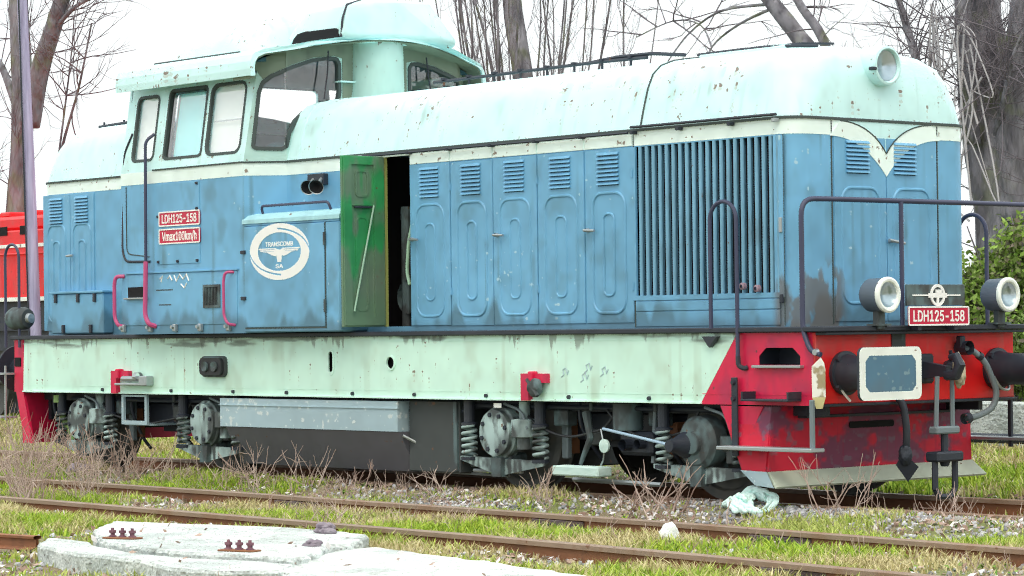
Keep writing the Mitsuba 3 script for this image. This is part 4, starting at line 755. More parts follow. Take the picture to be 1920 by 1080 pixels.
# --- bogies
def spring(x, y, z0, z1, r=.062, turns=5, wire=.016):
    t = np.linspace(0, turns * 2 * math.pi, turns * 12); return tube(np.stack([x + r * np.cos(t), y + r * np.sin(t), np.linspace(z0, z1, len(t))], 1), wire, 6)
def wheelset(x, par):
    k = add(P + 'wheelset', tube([(x, -.8, .5), (x, .8, .5)], .09, 12), 'steel_dark')
    for s in (-1, 1):
        add(k + '__wheel', lathe([(-.075, .15), (-.06, .40), (-.075, .42), (-.075, .52), (-.06, .525), (-.045, .505), (.065, .495), (.07, .42), (.045, .40), (.02, .2), (.05, .15), (.08, .12), (.08, 0)], (x, s * .75, .5), (0, s, 0), 48), 'wheel_steel', smooth=30)
    return k
paint('wheel_steel', (.08, .085, .085), rough=.5, grime=.8, chips=.4, seed=61., dirt=(.16, .15, .13), rust=(.12, .07, .05), bump=0)
def bogie(c, ax, open4):
    k = add(P + 'bogie', cat([bx(c - 1.9, c + 1.9, -.72, -.64, .46, .70, .01), bx(c - 1.9, c + 1.9, .64, .72, .46, .70, .01), bx(c - .3, c + .3, -.64, .64, .40, .75), bx(c - 1.9, c - 1.8, -.64, .64, .46, .7), bx(c + 1.8, c + 1.9, -.64, .64, .46, .7)]), 'steel_dark')
    tag(k, ('front' if c > 0 else 'rear') + ' bogie')
    for i, x in enumerate(ax):
        wheelset(x + .05, k)
        yb = -1.10
        if open4 and i == 1:
            b = add(k + '__axle_gearbox', cat([lathe([(0, .23), (.12, .22), (.16, .18), (.17, .10), (.2, .09), (.2, 0)], (x, yb + .12, .49), (0, -1, 0), 28)]), 'under_grey', smooth=35)
            add(k + '__axle_hub', lathe([(.10, .11), (.22, .06), (.28, .05), (.28, 0)], (x - .1, yb + .05, .47), (0, -1, 0), 18), 'steel_dark', smooth=35)
        else:
            b = add(k + '__axle_box', cat([lathe([(0, .235), (.09, .235), (.10, .21), (.145, .205), (.15, .19), (.15, 0)], (x, yb + .10, .52), (0, -1, 0), 32)]), 'axle_light', smooth=35)
            for q in range(8):
                a = q * math.pi / 4 + .3
                add(k + '__cover_bolt', lathe([(.14, .024), (.165, .02), (.165, 0)], (x + .165 * math.cos(a), yb + .10, .52 + .165 * math.sin(a)), (0, -1, 0), 6), 'steel_dark')
        adds(k + '__axle_guard', [bx(x - .12, x + .12, yb + .03, yb + .25, .26, .34, .02), hull([(x - .07, yb - .03, .30), (x + .07, yb - .03, .30), (x + .06, yb - .03, .13), (x - .06, yb - .03, .13), (x - .07, yb + .06, .30), (x + .07, yb + .06, .30), (x + .06, yb + .06, .13), (x - .06, yb + .06, .13)])], 'under_grey')
        add(k + '__equaliser', hull([(x - .55, yb + .02, .30), (x - .55, yb + .02, .265), (x - .08, yb + .02, .15), (x + .08, yb + .02, .15), (x + .6, yb + .02, .24), (x + .6, yb + .02, .28), (x + .08, yb + .02, .25), (x - .08, yb + .02, .25), (x - .55, yb + .08, .30), (x + .6, yb + .08, .28), (x, yb + .08, .15)]), 'axle_light')
        for dx in (-.42, .55 if not (open4 and i == 1) else .48):
            s = add(k + '__coil_spring', spring(x + dx, yb + .02, .30, .58), 'axle_light', smooth=True)
            adds(k + '__spring_seat', [lathe([(0, .075), (.02, .075), (.03, .05), (.22, .05), (.24, .07), (.30, .07)], (x + dx, yb + .02, .58), (0, 0, 1), 14), lathe([(0, .08), (.03, .08)], (x + dx, yb + .02, .265), (0, 0, 1), 14)], 'steel_dark')
        if not (open4 and i == 1):
            add(k + '__damper', lathe([(0, .07), (.10, .07), (.11, .12), (.26, .12), (.27, .05), (.42, .05)], (x + .32, yb + .04, .38), (0, 0, 1), 18), 'axle_light', smooth=30)
        else:
            add(k + '__damper', lathe([(0, .05), (.12, .05), (.13, .10), (.22, .10)], (x + .36, yb + .04, .33), (0, 0, 1), 16), 'under_grey', smooth=30)
            add(k + '__cover_block', bx(x + .28, x + .55, yb - .02, yb + .12, .42, .53, .02), 'under_grey')
        adds(k + '__brake_rod', [tube([(x - .62, yb + .12, .80), (x - .66, yb + .12, .3)], .02, 6), bx(x + .62, x + .70, yb + .2, yb + .26, .3, .8, .01), rod([(x + .1, yb - .01, .78), (x + .35, yb - .02, .72), (x + .42, yb - .02, .56)], .013, .08)], 'hose_grey')
    return k
bg1 = bogie(3.30, (2.03, 4.56), True)
bg2 = bogie(-3.70, (-2.55, -4.90), False)
add(bg1 + '__foot_step', bx(2.88, 3.47, -1.22, -1.05, .175, .26, .012), 'step_mint')
mat('step_mint', base_color=proc(lambda p, n, uv: mix((.45, .62, .58), (.62, .78, .74), noise(p.x * 9, p.y * 9, p.z * 30))), roughness=.6)
add(bg1 + '__brake_cylinder', lathe([(.57, .125), (.59, .13), (.80, .13)], (3.62, -1.0, 0), (0, 0, 1), 24), 'under_grey', smooth=30)
add(bg1 + '__speedo_shaft', tube([(3.49, -1.17, .585), (4.38, -1.20, .462)], .013, 8), 'pale_blue_steel')
mat('pale_blue_steel', base_color=rgb((.34, .48, .62)), roughness=.4)
add(bg1 + '__speedo_drive', lathe([(0, .06), (.06, .06), (.10, .035), (.10, 0)], (4.36, -1.13, .465), (0, -1, 0), 14), 'steel_dark', smooth=30)
add(bg1 + '__pulley', lathe([(0, .055), (.025, .06), (.03, .03), (.03, 0)], (3.50, -1.15, .44), (0, -1, 0), 16), 'step_mint', smooth=30)
add(bg1 + '__wire', rod([(3.44, -1.15, .58), (3.49, -1.16, .44), (3.46, -1.14, .32), (3.40, -1.12, .27)], .008, .05, 5), 'bare_steel')
add(bg1 + '__hand_lever', tube([(3.16, -1.06, .72), (3.22, -1.07, .50), (3.10, -1.08, .27)], [.04, .03, .018], 8), 'under_grey')
add(bg1 + '__valve_block', cat([bx(3.55, 3.95, -1.05, -.85, .36, .56, .03), lathe([(0, .05), (.08, .05)], (3.68, -1.05, .45), (0, -1, 0), 12), lathe([(0, .04), (.08, .04)], (3.86, -1.05, .46), (0, -1, 0), 12)]), 'steel_dark')
adds(bg1 + '__tie_rod', [tube([(1.6, -1.02, .17), (2.3, -1.05, .18)], .018, 6), tube([(2.9, -.98, .13), (4.0, -.98, .12)], .022, 6)], 'bare_steel')
ap = add(P + 'air_pipe', rod([(-5.2, -1.02, .74), (-2.2, -1.02, .74), (-2.15, -1.05, .70), (1.55, -1.05, .70), (1.6, -1.02, .755), (4.7, -1.02, .755)], .02, .06), 'steel_dark')
for x in (-4.6, -3.2, 2.5, 3.2, 4.0): add(ap + '__clip', bx(x - .02, x + .02, -1.05, -.99, .73, .80, .004), 'under_grey')
for x, y, zt, zb in ((-5.62, -1.0, .80, .20), (-4.1, -.98, .80, .22), (-3.3, -.98, .80, .25), (-1.75, -1.0, .5, .12), (1.42, -1.0, .80, .16), (2.95, -.95, .80, .3), (3.98, -.98, .80, .28), (5.25, -1.0, .80, .15)):
    add(P + 'sand_pipe', rod([(x, y, zt), (x + .01, y, zt - .2), (x + .05, y + .12, zb + .1), (x + .07, y + .2, zb)], .018, .08), 'steel_dark')
for x in (-5.48, -4.32, -3.13, -1.97, 1.45, 2.62, 3.98, 5.15): add(P + 'brake_block', hull([(x - .05, y, z) for y in (-.82, -.70) for z in (.36, .62)] + [(x + .05, y, z) for y in (-.82, -.70) for z in (.34, .64)]), 'rail_rust')
for i, (x, y, z) in enumerate(((-4.2, -1.0, .66), (-3.2, -.95, .62), (2.75, -.95, .66), (3.15, -.92, .5), (3.9, -.9, .68))): add(P + 'junction_box', bx(x - .09, x + .09, y - .05, y + .08, z - .07, z + .07, .012), ('under_grey', 'tank_end')[i % 2])
for x0, x1 in ((-4.6, -2.9), (2.3, 3.5), (3.4, 4.5)): add(P + 'brake_cable', rod([(x0, -1.04, .74), (x0 + .2, -1.08, .60), (.5 * (x0 + x1), -1.06, .48), (x1 - .1, -1.06, .58), (x1, -1.02, .74)], .012, .2), 'rubber')
add(bg1 + '__small_tag', bx(2.07, 2.17, -FW + .02, -FW + .03, .745, .785), 'white_letters')
add(bg2 + '__sand_pipe', cat([rod([(-5.35, -1.08, .8), (-5.36, -1.08, .6), (-5.2, -1.0, .3)], .035, .1), lathe([(0, .07), (.08, .07)], (-5.36, -1.08, .70), (0, 0, 1), 12)]), 'weed_green')
mat('weed_green', base_color=rgb((.22, .34, .12)), roughness=.6)

# ------------------------------------------------------------------ red locomotive behind
R = thing('red_locomotive', 'bright red locomotive parked behind the tail of the blue one', 'locomotive')
Q = R + '__'
add(Q + 'body', cat([bx(-24, -12.6, 4.4, 7.2, 1.95, 3.0, .02), bx(-24, -12.6, 4.5, 7.1, 3.0, 3.22, .05)]), 'back_red')
adds(Q + 'body_band', [bx(-24, -12.6, 4.38, 4.4, 2.74, 2.79), bx(-24, -12.6, 4.375, 4.4, 1.94, 2.0)], 'white_paint')
add(Q + 'body_rail', tube([(-24, 4.33, 2.64), (-12.6, 4.33, 2.64)], .02, 6), 'back_red')
for x in (-17.4, -16.75, -16.1, -15.4, -14.7): add(Q + 'window', bx(x, x + .32, 4.385, 4.40, 2.93, 3.06, .002), 'black_void')
for x in (-17.1, -16.35, -15.6, -14.9): add(Q + 'roof_hatch', bx(x, x + .3, 4.6, 5.2, 3.22, 3.30, .02), 'back_red')
add(Q + 'underframe', cat([bx(-24, -12.6, 4.5, 7.0, 1.2, 1.94), bx(-24, -12.6, 4.42, 4.5, 1.5, 1.62)]), 'steel_dark')
for x in (-19, -17, -15.2, -14): add(Q + 'wheel', lathe([(0, .5), (.13, .5), (.13, 0)], (x, 4.95, .65), (0, -1, 0), 28), 'wheel_steel')
add(Q + 'bogie', cat([bx(-20, -13, 4.6, 4.8, .7, 1.25, .03)]), 'tank_dark')

# ------------------------------------------------------------------ concrete slabs with rail fasteners
def slab(pts, ztop, th, label, seed):
    c = np.mean(pts, 0); pp = Polygon(pts).buffer(-.03).buffer(.03)
    e = pp.exterior; n = int(e.length / .07); ring = []
    for i in range(n):
        q = np.array(e.interpolate(i / n, normalized=True).coords[0]); a = meshkit.noise(np.array([q[0] * 5, q[1] * 5, seed]), seed) - .5; a2 = meshkit.noise(np.array([q[0] * 19, q[1] * 19, seed + 3.]), seed) - .5; ring.append(q + (q - c) / np.linalg.norm(q - c) * (a * .09 + a2 * .06))
    po = Polygon(ring).buffer(0); inn = po.buffer(-.016)
    m = plate(po, ztop - th, ztop - .02, (0, 0, 0), (1, 0, 0), (0, 1, 0)); t = plate(inn, ztop - .05, ztop, (0, 0, 0), (1, 0, 0), (0, 1, 0))
    a = np.array(po.exterior.coords)[:-1]; cc = []
    b = np.array([inn.exterior.interpolate(inn.exterior.project(Point(q))).coords[0] for q in a]); k = len(a)
    V = np.vstack([np.c_[a, np.full(k, ztop - .02)], np.c_[b, np.full(k, ztop)]]); i = np.arange(k); j = (i + 1) % k
    bev = trimesh.Trimesh(V, np.vstack([np.stack([i, j, k + j], 1), np.stack([i, k + j, k + i], 1)]), process=False)
    kk = tag(add('concrete_slab', cat([m, t, bev]), 'concrete'), label, 'concrete slab')
    return kk
s1 = slab([(3.35, -6.1), (2.80, -5.60), (3.4, -5.45), (4.47, -5.15), (5.1, -5.12), (5.5, -5.25), (5.85, -5.55), (6.05, -5.95), (6.45, -6.4), (6.75, -6.80), (6.3, -6.78), (5.85, -6.95), (5.3, -6.95), (4.4, -6.75)], .015, .22, 'large white concrete slab, the farther one with a rough top, at lower left', 1)
s2 = slab([(3.5, -6.62), (4.15, -6.66), (4.55, -6.85), (5.25, -7.0), (5.9, -7.0), (6.35, -6.84), (6.85, -6.83), (7.1, -7.15), (6.9, -7.45), (6.4, -7.5), (5.8, -7.30), (5.0, -7.28), (4.2, -7.1)], -.015, .2, 'low curved concrete slab in front of the large white one, at the bottom left', 2)
s3 = slab([(8.3, -7.9), (7.2, -7.2), (6.6, -6.75), (6.25, -6.3), (5.95, -5.8), (5.95, -5.5), (6.7, -5.65), (7.4, -5.75), (8.1, -5.92), (9.0, -6.1), (9.6, -6.9), (9.3, -7.7)], -.03, .2, 'white concrete slab cut by the bottom edge of the picture', 3)
def clip(par, x, y, ang, z):
    c, s = math.cos(ang), math.sin(ang)
    def at(u, v, w): return (x + u * c - v * s, y + u * s + v * c, z + w)
    rot = trimesh.transformations.rotation_matrix(ang, (0, 0, 1)); m = bx(-.14, .14, -.05, .05, 0, .012, .003); m.apply_transform(rot); m.apply_translation((x, y, z))
    k = add(par + '__base_plate', m, 'rail_rust')
    for u in (-.085, 0, .085):
        add(k + '__bolt', cat([lathe([(.010, .032), (.02, .030), (.024, .018), (.038, .018), (.042, .028), (.058, .028), (.058, 0)], at(u, 0, 0), (0, 0, 1), 6), lathe([(.058, .013), (.075, .012), (.075, 0)], at(u, 0, 0), (0, 0, 1), 6)]), 'bolt_rust')
mat('bolt_rust', base_color=proc(lambda p, n, uv: mix((.10, .04, .07), (.24, .12, .14), noise(p.x * 60, p.y * 60, p.z * 60))), roughness=.8)
clip(s1, 4.45, -6.58, .35, .015); clip(s1, 6.0, -6.68, .35, .015)
rs = thing('rail_offcut', 'short rusty rail end lying left of the concrete slabs at the left edge', 'rail')
add(rs + '__bar', sweep([(1.0, -7.0, .0), (2.2, -6.92, 0), (3.55, -6.72, 0)], [(a, b * .6) for a, b in RAIL]), 'rail_rust', smooth=40)
tag(add('rubble_heap', cat([blob((5.15 + .09 * math.cos(i * 2.2) * (i % 3), -5.33 + .06 * math.sin(i * 3.1), .03 + .03 * (i % 2)), (.045, .045, .03), .4, i, 1) for i in range(9)]), 'dark_stone'), 'heap of dark rubble on the right end of the large concrete slab', 'rubble')
tag(add('rubble_heap', cat([blob((6.05 + .10 * math.cos(i * 2.2) * (i % 3), -6.1 + .06 * math.sin(i * 3.1), .02 + .02 * (i % 2)), (.035, .035, .02), .4, i, 1) for i in range(7)]), 'dark_stone'), 'grey crumbs in the gap between the large slab and the bottom one', 'rubble')
mat('dark_stone', base_color=proc(lambda p, n, uv: mix((.12, .09, .12), (.34, .30, .34), noise(p.x * 30, p.y * 30, p.z * 30))), roughness=.9)
mat('white_stone', base_color=rgb((.72, .76, .74)), roughness=.85)
tag(add('white_rock', blob((6.64, -3.42, -.04), (.075, .07, .10), .3, 3, 2), 'white_stone'), 'white chunk of rubble standing between the two front rails, at lower right', 'rock')
tag(add('dark_rock', blob((-4.55, -1.35, .0), (.18, .12, .08), .3, 8, 2), 'dark_stone'), 'flat dark stone on the bright grass left of the fuel tank, behind the front rail', 'rock')
# crumpled rag by the wheel
def crumple(c, r, seed, sub=4):
    m = trimesh.creation.icosphere(subdivisions=sub); v = m.vertices; q = meshkit.fbm(v * 2.2 + seed, 4, seed); f = np.abs(np.sin(v[:, 0] * 9 + v[:, 1] * 4 + 7 * q)) * .22
    m.vertices = v * (.75 + .5 * q + f)[:, None] * np.asarray(r) + np.asarray(c); return m
def drape(path, w, h, seed):
    q = spl(path, 8); n = len(q); t = np.gradient(q, axis=0); t /= np.linalg.norm(t, axis=1, keepdims=True); sd = np.stack([-t[:, 1], t[:, 0], 0 * t[:, 0]], 1); us = np.linspace(-1, 1, 15); W = np.interp(np.linspace(0, 1, n), np.linspace(0, 1, len(w)), w)
    G = np.array([[q[i] + sd[i] * u * W[i] + np.array([0, 0, h * (1 - u * u) + .022 * math.sin(u * 9 + i * .35 + seed) + .012 * math.sin(i * .9 + u * 4)]) for u in us] for i in range(n)])
    m = rings([g for g in G]); return trimesh.Trimesh(m.vertices, m.faces, process=False)
def spl(pts, n=5):
    P_ = np.array(pts, float); out = []
    for i in range(len(P_) - 1):
        a, b, c, d = P_[max(i - 1, 0)], P_[i], P_[i + 1], P_[min(i + 2, len(P_) - 1)]
        for t in np.arange(n) / n: out.append(.5 * ((2 * b) + (-a + c) * t + (2 * a - 5 * b + 4 * c - d) * t * t + (-a + 3 * b - 3 * c + d) * t ** 3))
    return np.array(out + [P_[-1]])
gq_ = np.random.default_rng(44); st_ = []
for q, w in (([(5.02, -1.10, .03), (5.12, -1.06, .11), (5.28, -1.08, .10), (5.36, -1.15, .05)], .055), ([(5.0, -1.16, .03), (5.10, -1.10, .10), (5.22, -1.10, .13), (5.38, -1.13, .10), (5.50, -1.22, .07), (5.54, -1.34, .01)], .050),
             ([(5.0, -1.2, .02), (5.12, -1.2, .06), (5.3, -1.32, .02), (5.46, -1.42, -.01), (5.56, -1.40, -.01)], .055), ([(5.02, -1.24, .0), (5.16, -1.30, .02), (5.34, -1.42, -.01), (5.5, -1.48, -.03)], .045), ([(5.04, -1.13, .07), (5.2, -1.2, .07), (5.32, -1.28, .04)], .05)):
    for rep in range(4):      # each fold of the cloth is a bundle of thin creases
        o_ = gq_.normal(0, .030, 3) * np.array([1, 1, .45]); p_ = spl(np.array(q) + o_ + gq_.normal(0, .010, (len(q), 3)), 8); p_[:, 2] = np.maximum(p_[:, 2], -.02)
        r_ = w * gq_.uniform(.32, .55) * np.interp(np.linspace(0, 1, len(p_)), [0, .2, .7, 1], [.6, 1.1, 1, .5]); m = tube(p_, r_, 14); v = np.array(m.vertices)
        v += (meshkit.fbm(v * 22, 3, 3)[:, None] - .5) * np.array([.03, .03, .05]); m.vertices = v; st_.append(m)
rg = cat(st_)
tag(add('rag', rg, 'rag_cloth', smooth=True), 'crumpled pale mint rag lying by the front wheel', 'rag')
tag(add('blue_bag', crumple((1.72, -1.25, .02), (.28, .12, .06), 6), 'blue_bag', smooth=True), 'flattened dark blue plastic bag on the grass below the third axle', 'bag')
mat('blue_bag', base_color=rgb((.05, .10, .22)), roughness=.35)

# ------------------------------------------------------------------ right background pieces
wl = tag(add('concrete_wall', bx(-3.0, 9.0, 6.0, 6.3, .0, .60, .02), 'concrete'), 'low whitish concrete wall behind the right end of the locomotive', 'wall')
dr_ = tag(add('pipe_rail', tube([(0, 5.2, .26), (9, 5.2, .26)], .05, 8), 'steel_dark'), 'dark pipe lying along the foot of the low wall at right', 'pipe')
ym = cat([bx(2.92, 3.25, 5.3, 5.5, .30, .46, .03), bx(3.0, 3.15, 5.28, 5.3, .34, .42)])
tag(add('yellow_block', ym, 'yellow_paint'), 'yellow metal block by the foot of the low wall at the right edge', 'block')

# ------------------------------------------------------------------ trees
def wander(p0, d, ln, r0, r1, n=7, bend=.25, up=.0, g=rng):
    p = np.array(p0, float); d = np.array(d, float); d /= np.linalg.norm(d); pts = [p.copy()]
    for i in range(n):
        d = d + g.normal(0, bend / n ** .5, 3) + np.array([0, 0, up / n]); d /= np.linalg.norm(d); p = p + d * ln / n; pts.append(p.copy())
    return np.array(pts), np.linspace(r0, r1, n + 1)
def twigs(limbs, count, ln, r, depth=2, up=.3, spread=1.0, g=rng, bend=.35, tmin=.25):
    ms = []
    def grow(pts, ln, r, dep):
        k = g.integers(1, 4)
        for _ in range(k):
            i = g.integers(1, len(pts) - 1); t = pts[i + 1] - pts[i]; t /= np.linalg.norm(t)
            d = t + g.normal(0, .55 * spread, 3); q, rr2 = wander(pts[i], d, ln * g.uniform(.5, 1), r, r * .35, 5, bend, up, g); ms.append(tube(q, rr2, 4, False))
            if dep > 0: grow(q, ln * .6, r * .6, dep - 1)
    for _ in range(count):
        pts = limbs[g.integers(len(limbs))]; i = int(g.uniform(tmin, .98) * (len(pts) - 1)); t = pts[min(i + 1, len(pts) - 1)] - pts[max(i - 1, 0)]; t /= np.linalg.norm(t)
        d = t * .5 + g.normal(0, .7 * spread, 3) + np.array([0, 0, up]); q, rr2 = wander(pts[i], d, ln * g.uniform(.5, 1.1), r, r * .35, 6, bend, up, g); ms.append(tube(q, rr2, 4, False))
        if depth: grow(q, ln * .55, r * .6, depth - 1)
    return cat(ms)
def spl(pts, n=5):
    P_ = np.array(pts, float); out = []
    for i in range(len(P_) - 1):
        a, b, c, d = P_[max(i - 1, 0)], P_[i], P_[i + 1], P_[min(i + 2, len(P_) - 1)]
        for t in np.arange(n) / n: out.append(.5 * ((2 * b) + (-a + c) * t + (2 * a - 5 * b + 4 * c - d) * t * t + (-a + 3 * b - 3 * c + d) * t ** 3))
    return np.array(out + [P_[-1]])
def tree(label, trunk, limbs, ntw, ln, r, depth=2, up=.3, spread=1.0, bend=.35, tmin=.25, lab=None):
    k = thing('tree', label, 'tree'); ls = []
    def one(a, nm):
        pts, r0, r1 = a; q = spl(pts); rad = np.linspace(r0, r1, len(q)) * (1 + .08 * rng.normal(size=len(q)).cumsum() / 4)
        m = tube(q, np.maximum(rad, .008), 14); m.vertices += (meshkit.fbm(np.array(m.vertices) * 5, 3, 4) - .5)[:, None] * .30 * r0 * rng.normal(0, .3, m.vertices.shape)
        add(k + '__' + nm, m, 'bark', smooth=True); ls.append(q)
    one(trunk, 'trunk')
    for a in limbs: one(a, 'limb')
    c = add(k + '__twigs', twigs(ls, ntw, ln, r, depth, up, spread, rng, bend, tmin), 'twig'); tag(c, kind='stuff')
    return k
tree('bare forked tree behind the pole at the left edge', ([(-20.1, 7, -.1), (-19.95, 7, 2.2), (-19.85, 7, 3.5), (-19.68, 7, 5.2), (-19.8, 7, 7.2), (-19.9, 7, 10)], .30, .17),
     [([(-19.45, 7, 4.9), (-19.15, 7, 5.75), (-18.7, 7, 6.45), (-18.35, 7, 7.0), (-17.9, 7.2, 8.2), (-17.7, 7.2, 9.6)], .16, .09), ([(-18.75, 7, 6.4), (-18.0, 7, 6.75), (-17.3, 7, 6.9), (-16.7, 7, 7.3)], .045, .015), ([(-19.85, 7, 5.2), (-20.3, 7, 5.9), (-20.7, 7, 6.3), (-21.4, 7, 7.4)], .07, .03),
      ([(-18.6, 6.8, 3.0), (-18.15, 6.8, 4.4), (-17.6, 6.8, 5.4), (-17.2, 6.8, 6.4)], .028, .012), ([(-18.35, 6.8, 3.9), (-17.9, 6.8, 5.6), (-17.75, 6.8, 6.3)], .02, .008), ([(-19.9, 6.7, 3.0), (-20.3, 6.6, 4.2), (-20.6, 6.6, 4.9)], .04, .015)], 90, 1.4, .012, 2, .2, 1.0)
pk = thing('utility_pole', 'slightly leaning grey purple wooden pole in front of the left tree', 'pole')
add(pk + '__shaft', tube([(-14.25, 4, -.1), (-14.42, 4, 3.2), (-14.62, 4, 6.3), (-14.75, 4, 8.5)], [.085, .08, .072, .066], 14), 'pole_wood', smooth=True)
add(pk + '__wire_conduit', tube([(-14.30, 3.9, .2), (-14.55, 3.9, 6.3), (-14.68, 3.9, 8.3)], .014, 6), 'steel_dark')
# upright poplar behind the cab
fan = []
g2 = np.random.default_rng(3)
for i in range(30):
    a = g2.uniform(-1, 1); z0 = g2.uniform(2.2, 5.2); x0 = -15.05 + a * .3 + g2.normal(0, .1); top = -15.2 + a * 2.4 + g2.normal(0, .3)
    y0_ = 14 + g2.normal(0, .7); q = [(x0 + .3 * (top - x0), y0_, z0), (x0 + .62 * (top - x0), y0_, z0 + 1.4), (x0 + .85 * (top - x0), y0_, z0 + 2.8), (top, y0_, z0 + 4.5), (top + .1 * a, y0_, z0 + 6)]
    q = [(u + g2.normal(0, .07) * (k > 0), v, w_) for k, (u, v, w_) in enumerate(q)]
    fan.append((q, g2.uniform(.014, .030), .008))
tree('tall upright bare tree with a fan of thin branches behind the cab roof', ([(-14.95, 14, .0), (-14.95, 14, 3), (-15.0, 14, 5.5), (-15.3, 14, 7.2), (-15.4, 14, 10)], .24, .14), fan, 420, 1.1, .007, 2, .75, .6, .25, .05)
tree('two bare slanting limbs rising behind the nose roof', ([(-1.7, 8, .0), (-1.9, 8, 2.5), (-2.3, 8, 4.3), (-2.86, 8, 4.98), (-3.4, 8, 5.55), (-4.3, 8, 6.6)], .13, .085),
     [([(-2.15, 8, 4.1), (-2.48, 8, 4.95), (-2.92, 8, 5.5), (-3.5, 8, 6.6)], .07, .05), ([(-3.35, 8, 5.45), (-4.2, 8, 5.45), (-4.8, 8, 5.22), (-5.25, 8, 4.85)], .022, .008), ([(-3.3, 8, 5.4), (-3.9, 8, 5.25), (-4.4, 8, 5.0), (-4.6, 8, 4.6)], .022, .008),
      ([(-4.4, 8, 5.0), (-4.6, 8, 5.3), (-5.1, 8, 5.4), (-5.8, 8, 5.25)], .012, .005)], 26, 1.0, .010, 2, .15, 1.1)
tree('thick twin stemmed tree with creepers at the right edge', ([(.35, 8.2, .0), (.25, 8.2, 1.6), (.12, 8.2, 2.9), (-.05, 8.2, 3.7), (-.15, 8.2, 4.6), (-.22, 8.2, 5.4), (-.3, 8.2, 7.5)], .44, .25),
     [([(.35, 8.1, 2.6), (.33, 8.1, 3.5), (.42, 8.1, 4.3), (.55, 8.1, 5.3), (.6, 8.1, 7)], .20, .10), ([(.05, 7.8, 3.5), (.06, 7.7, 4.3), (.02, 7.7, 5.3), (0, 7.7, 6.5)], .085, .06), ([(-.45, 7.7, 3.6), (-.62, 7.6, 4.5), (-.95, 7.6, 5.4)], .06, .04),
      ([(.9, 8.6, 1.5), (1.0, 8.6, 3.0), (1.05, 8.6, 3.9), (1.3, 8.6, 5.3)], .22, .12), ([(.2, 8.0, 3.6), (.5, 7.8, 4.0), (.75, 7.7, 4.5), (1.2, 7.7, 5.2)], .035, .015)], 230, 1.3, .009, 2, .15, 1.2)
vn = []
for i in range(12):
    q = spl([(rng.uniform(-.3, .6), rng.uniform(7.4, 7.6), rng.uniform(2.4, 5.6))] + [(rng.uniform(-.35, .65), rng.uniform(7.35, 7.6), rng.uniform(2.4, 5.4)) for _ in range(3)], 6); vn.append(tube(q, np.linspace(.014, .006, len(q)), 5, False))
vk = tag(add('creeper', cat(vn), 'pale_twig', smooth=True), 'pale leafless creeper wound over the thick tree at the right edge', 'creeper')

def tri_leaves(P_, size, cols, g, flat=.0):
    n = len(P_); a = g.normal(size=(n, 3)); a[:, 2] *= (1 - flat); a /= np.linalg.norm(a, axis=1, keepdims=True); b = g.normal(size=(n, 3)); b[:, 2] *= (1 - flat); b -= a * (a * b).sum(1, keepdims=True); b /= np.linalg.norm(b, axis=1, keepdims=True)
    s = np.asarray(size).reshape(-1, 1) * np.ones((n, 1)); V = np.stack([P_ - a * s, P_ + b * s * .5, P_ + a * s, P_ - b * s * .5], 1).reshape(-1, 3); i = np.arange(n) * 4
    return trimesh.Trimesh(V, np.vstack([np.stack([i, i + 1, i + 2], 1), np.stack([i, i + 2, i + 3], 1)]), process=False), np.repeat(cols, 4, 0)
def bush(c, r, n, label, base, seed, ls=1.0):
    g = np.random.default_rng(seed); k = thing('bush', label, 'bush')
    cc = np.array(c) + g.normal(0, .45, (26, 3)) * r; w = g.integers(0, 26, n); P_ = cc[w] + g.normal(0, .17, (n, 3)) * np.asarray(r); P_ = P_[P_[:, 2] > .1]
    t = g.uniform(0, 1, (len(P_), 1)); t2 = g.uniform(0, 1, (len(P_), 1)) ** 3
    cols = np.array(base) * (.55 + .9 * t) * (1 - t2) + np.array((.22, .17, .15)) * t2
    m, col = tri_leaves(P_, g.uniform(.02, .055, len(P_)) * ls, cols, g)
    add(k + '__foliage', m, 'foliage', color=col)
    st = [tube(spl([(c[0] + g.normal(0, .2), c[1] + g.normal(0, .2), .0), (c[0] + g.normal(0, .4 * r[0]), c[1], c[2] * .6), (c[0] + g.normal(0, r[0] * .8), c[1] + g.normal(0, r[1] * .5), c[2] + g.uniform(0, r[2]))], 5), np.linspace(.02, .007, 11), 5, False) for _ in range(26)]
    add(k + '__stems', cat(st), 'twig')
bush((1.0, 7.3, 1.65), (.85, .6, 1.15), 34000, 'bright green bush behind the far handrail, in front of the thick tree', (.20, .32, .055), 1)
bush((2.5, 7.2, .95), (.8, .7, .75), 16000, 'low green bush at the right edge above the concrete wall', (.17, .29, .055), 2)
bush((.2, 10.5, 2.0), (1.3, .8, 1.2), 20000, 'dark greyish thicket behind the thick tree at the right edge', (.055, .075, .075), 3)
bush((-25.5, 11, 1.9), (2.2, 1.0, 1.5), 14000, 'grey brown thicket behind the red locomotive', (.12, .12, .12), 4)

bush((20, 17.5, 3.8), (3.2, 3.2, 3.2), 9000, 'tall dark thicket ahead of the locomotive, seen only as a reflection in the windscreen', (.05, .10, .05), 6, 4.0)
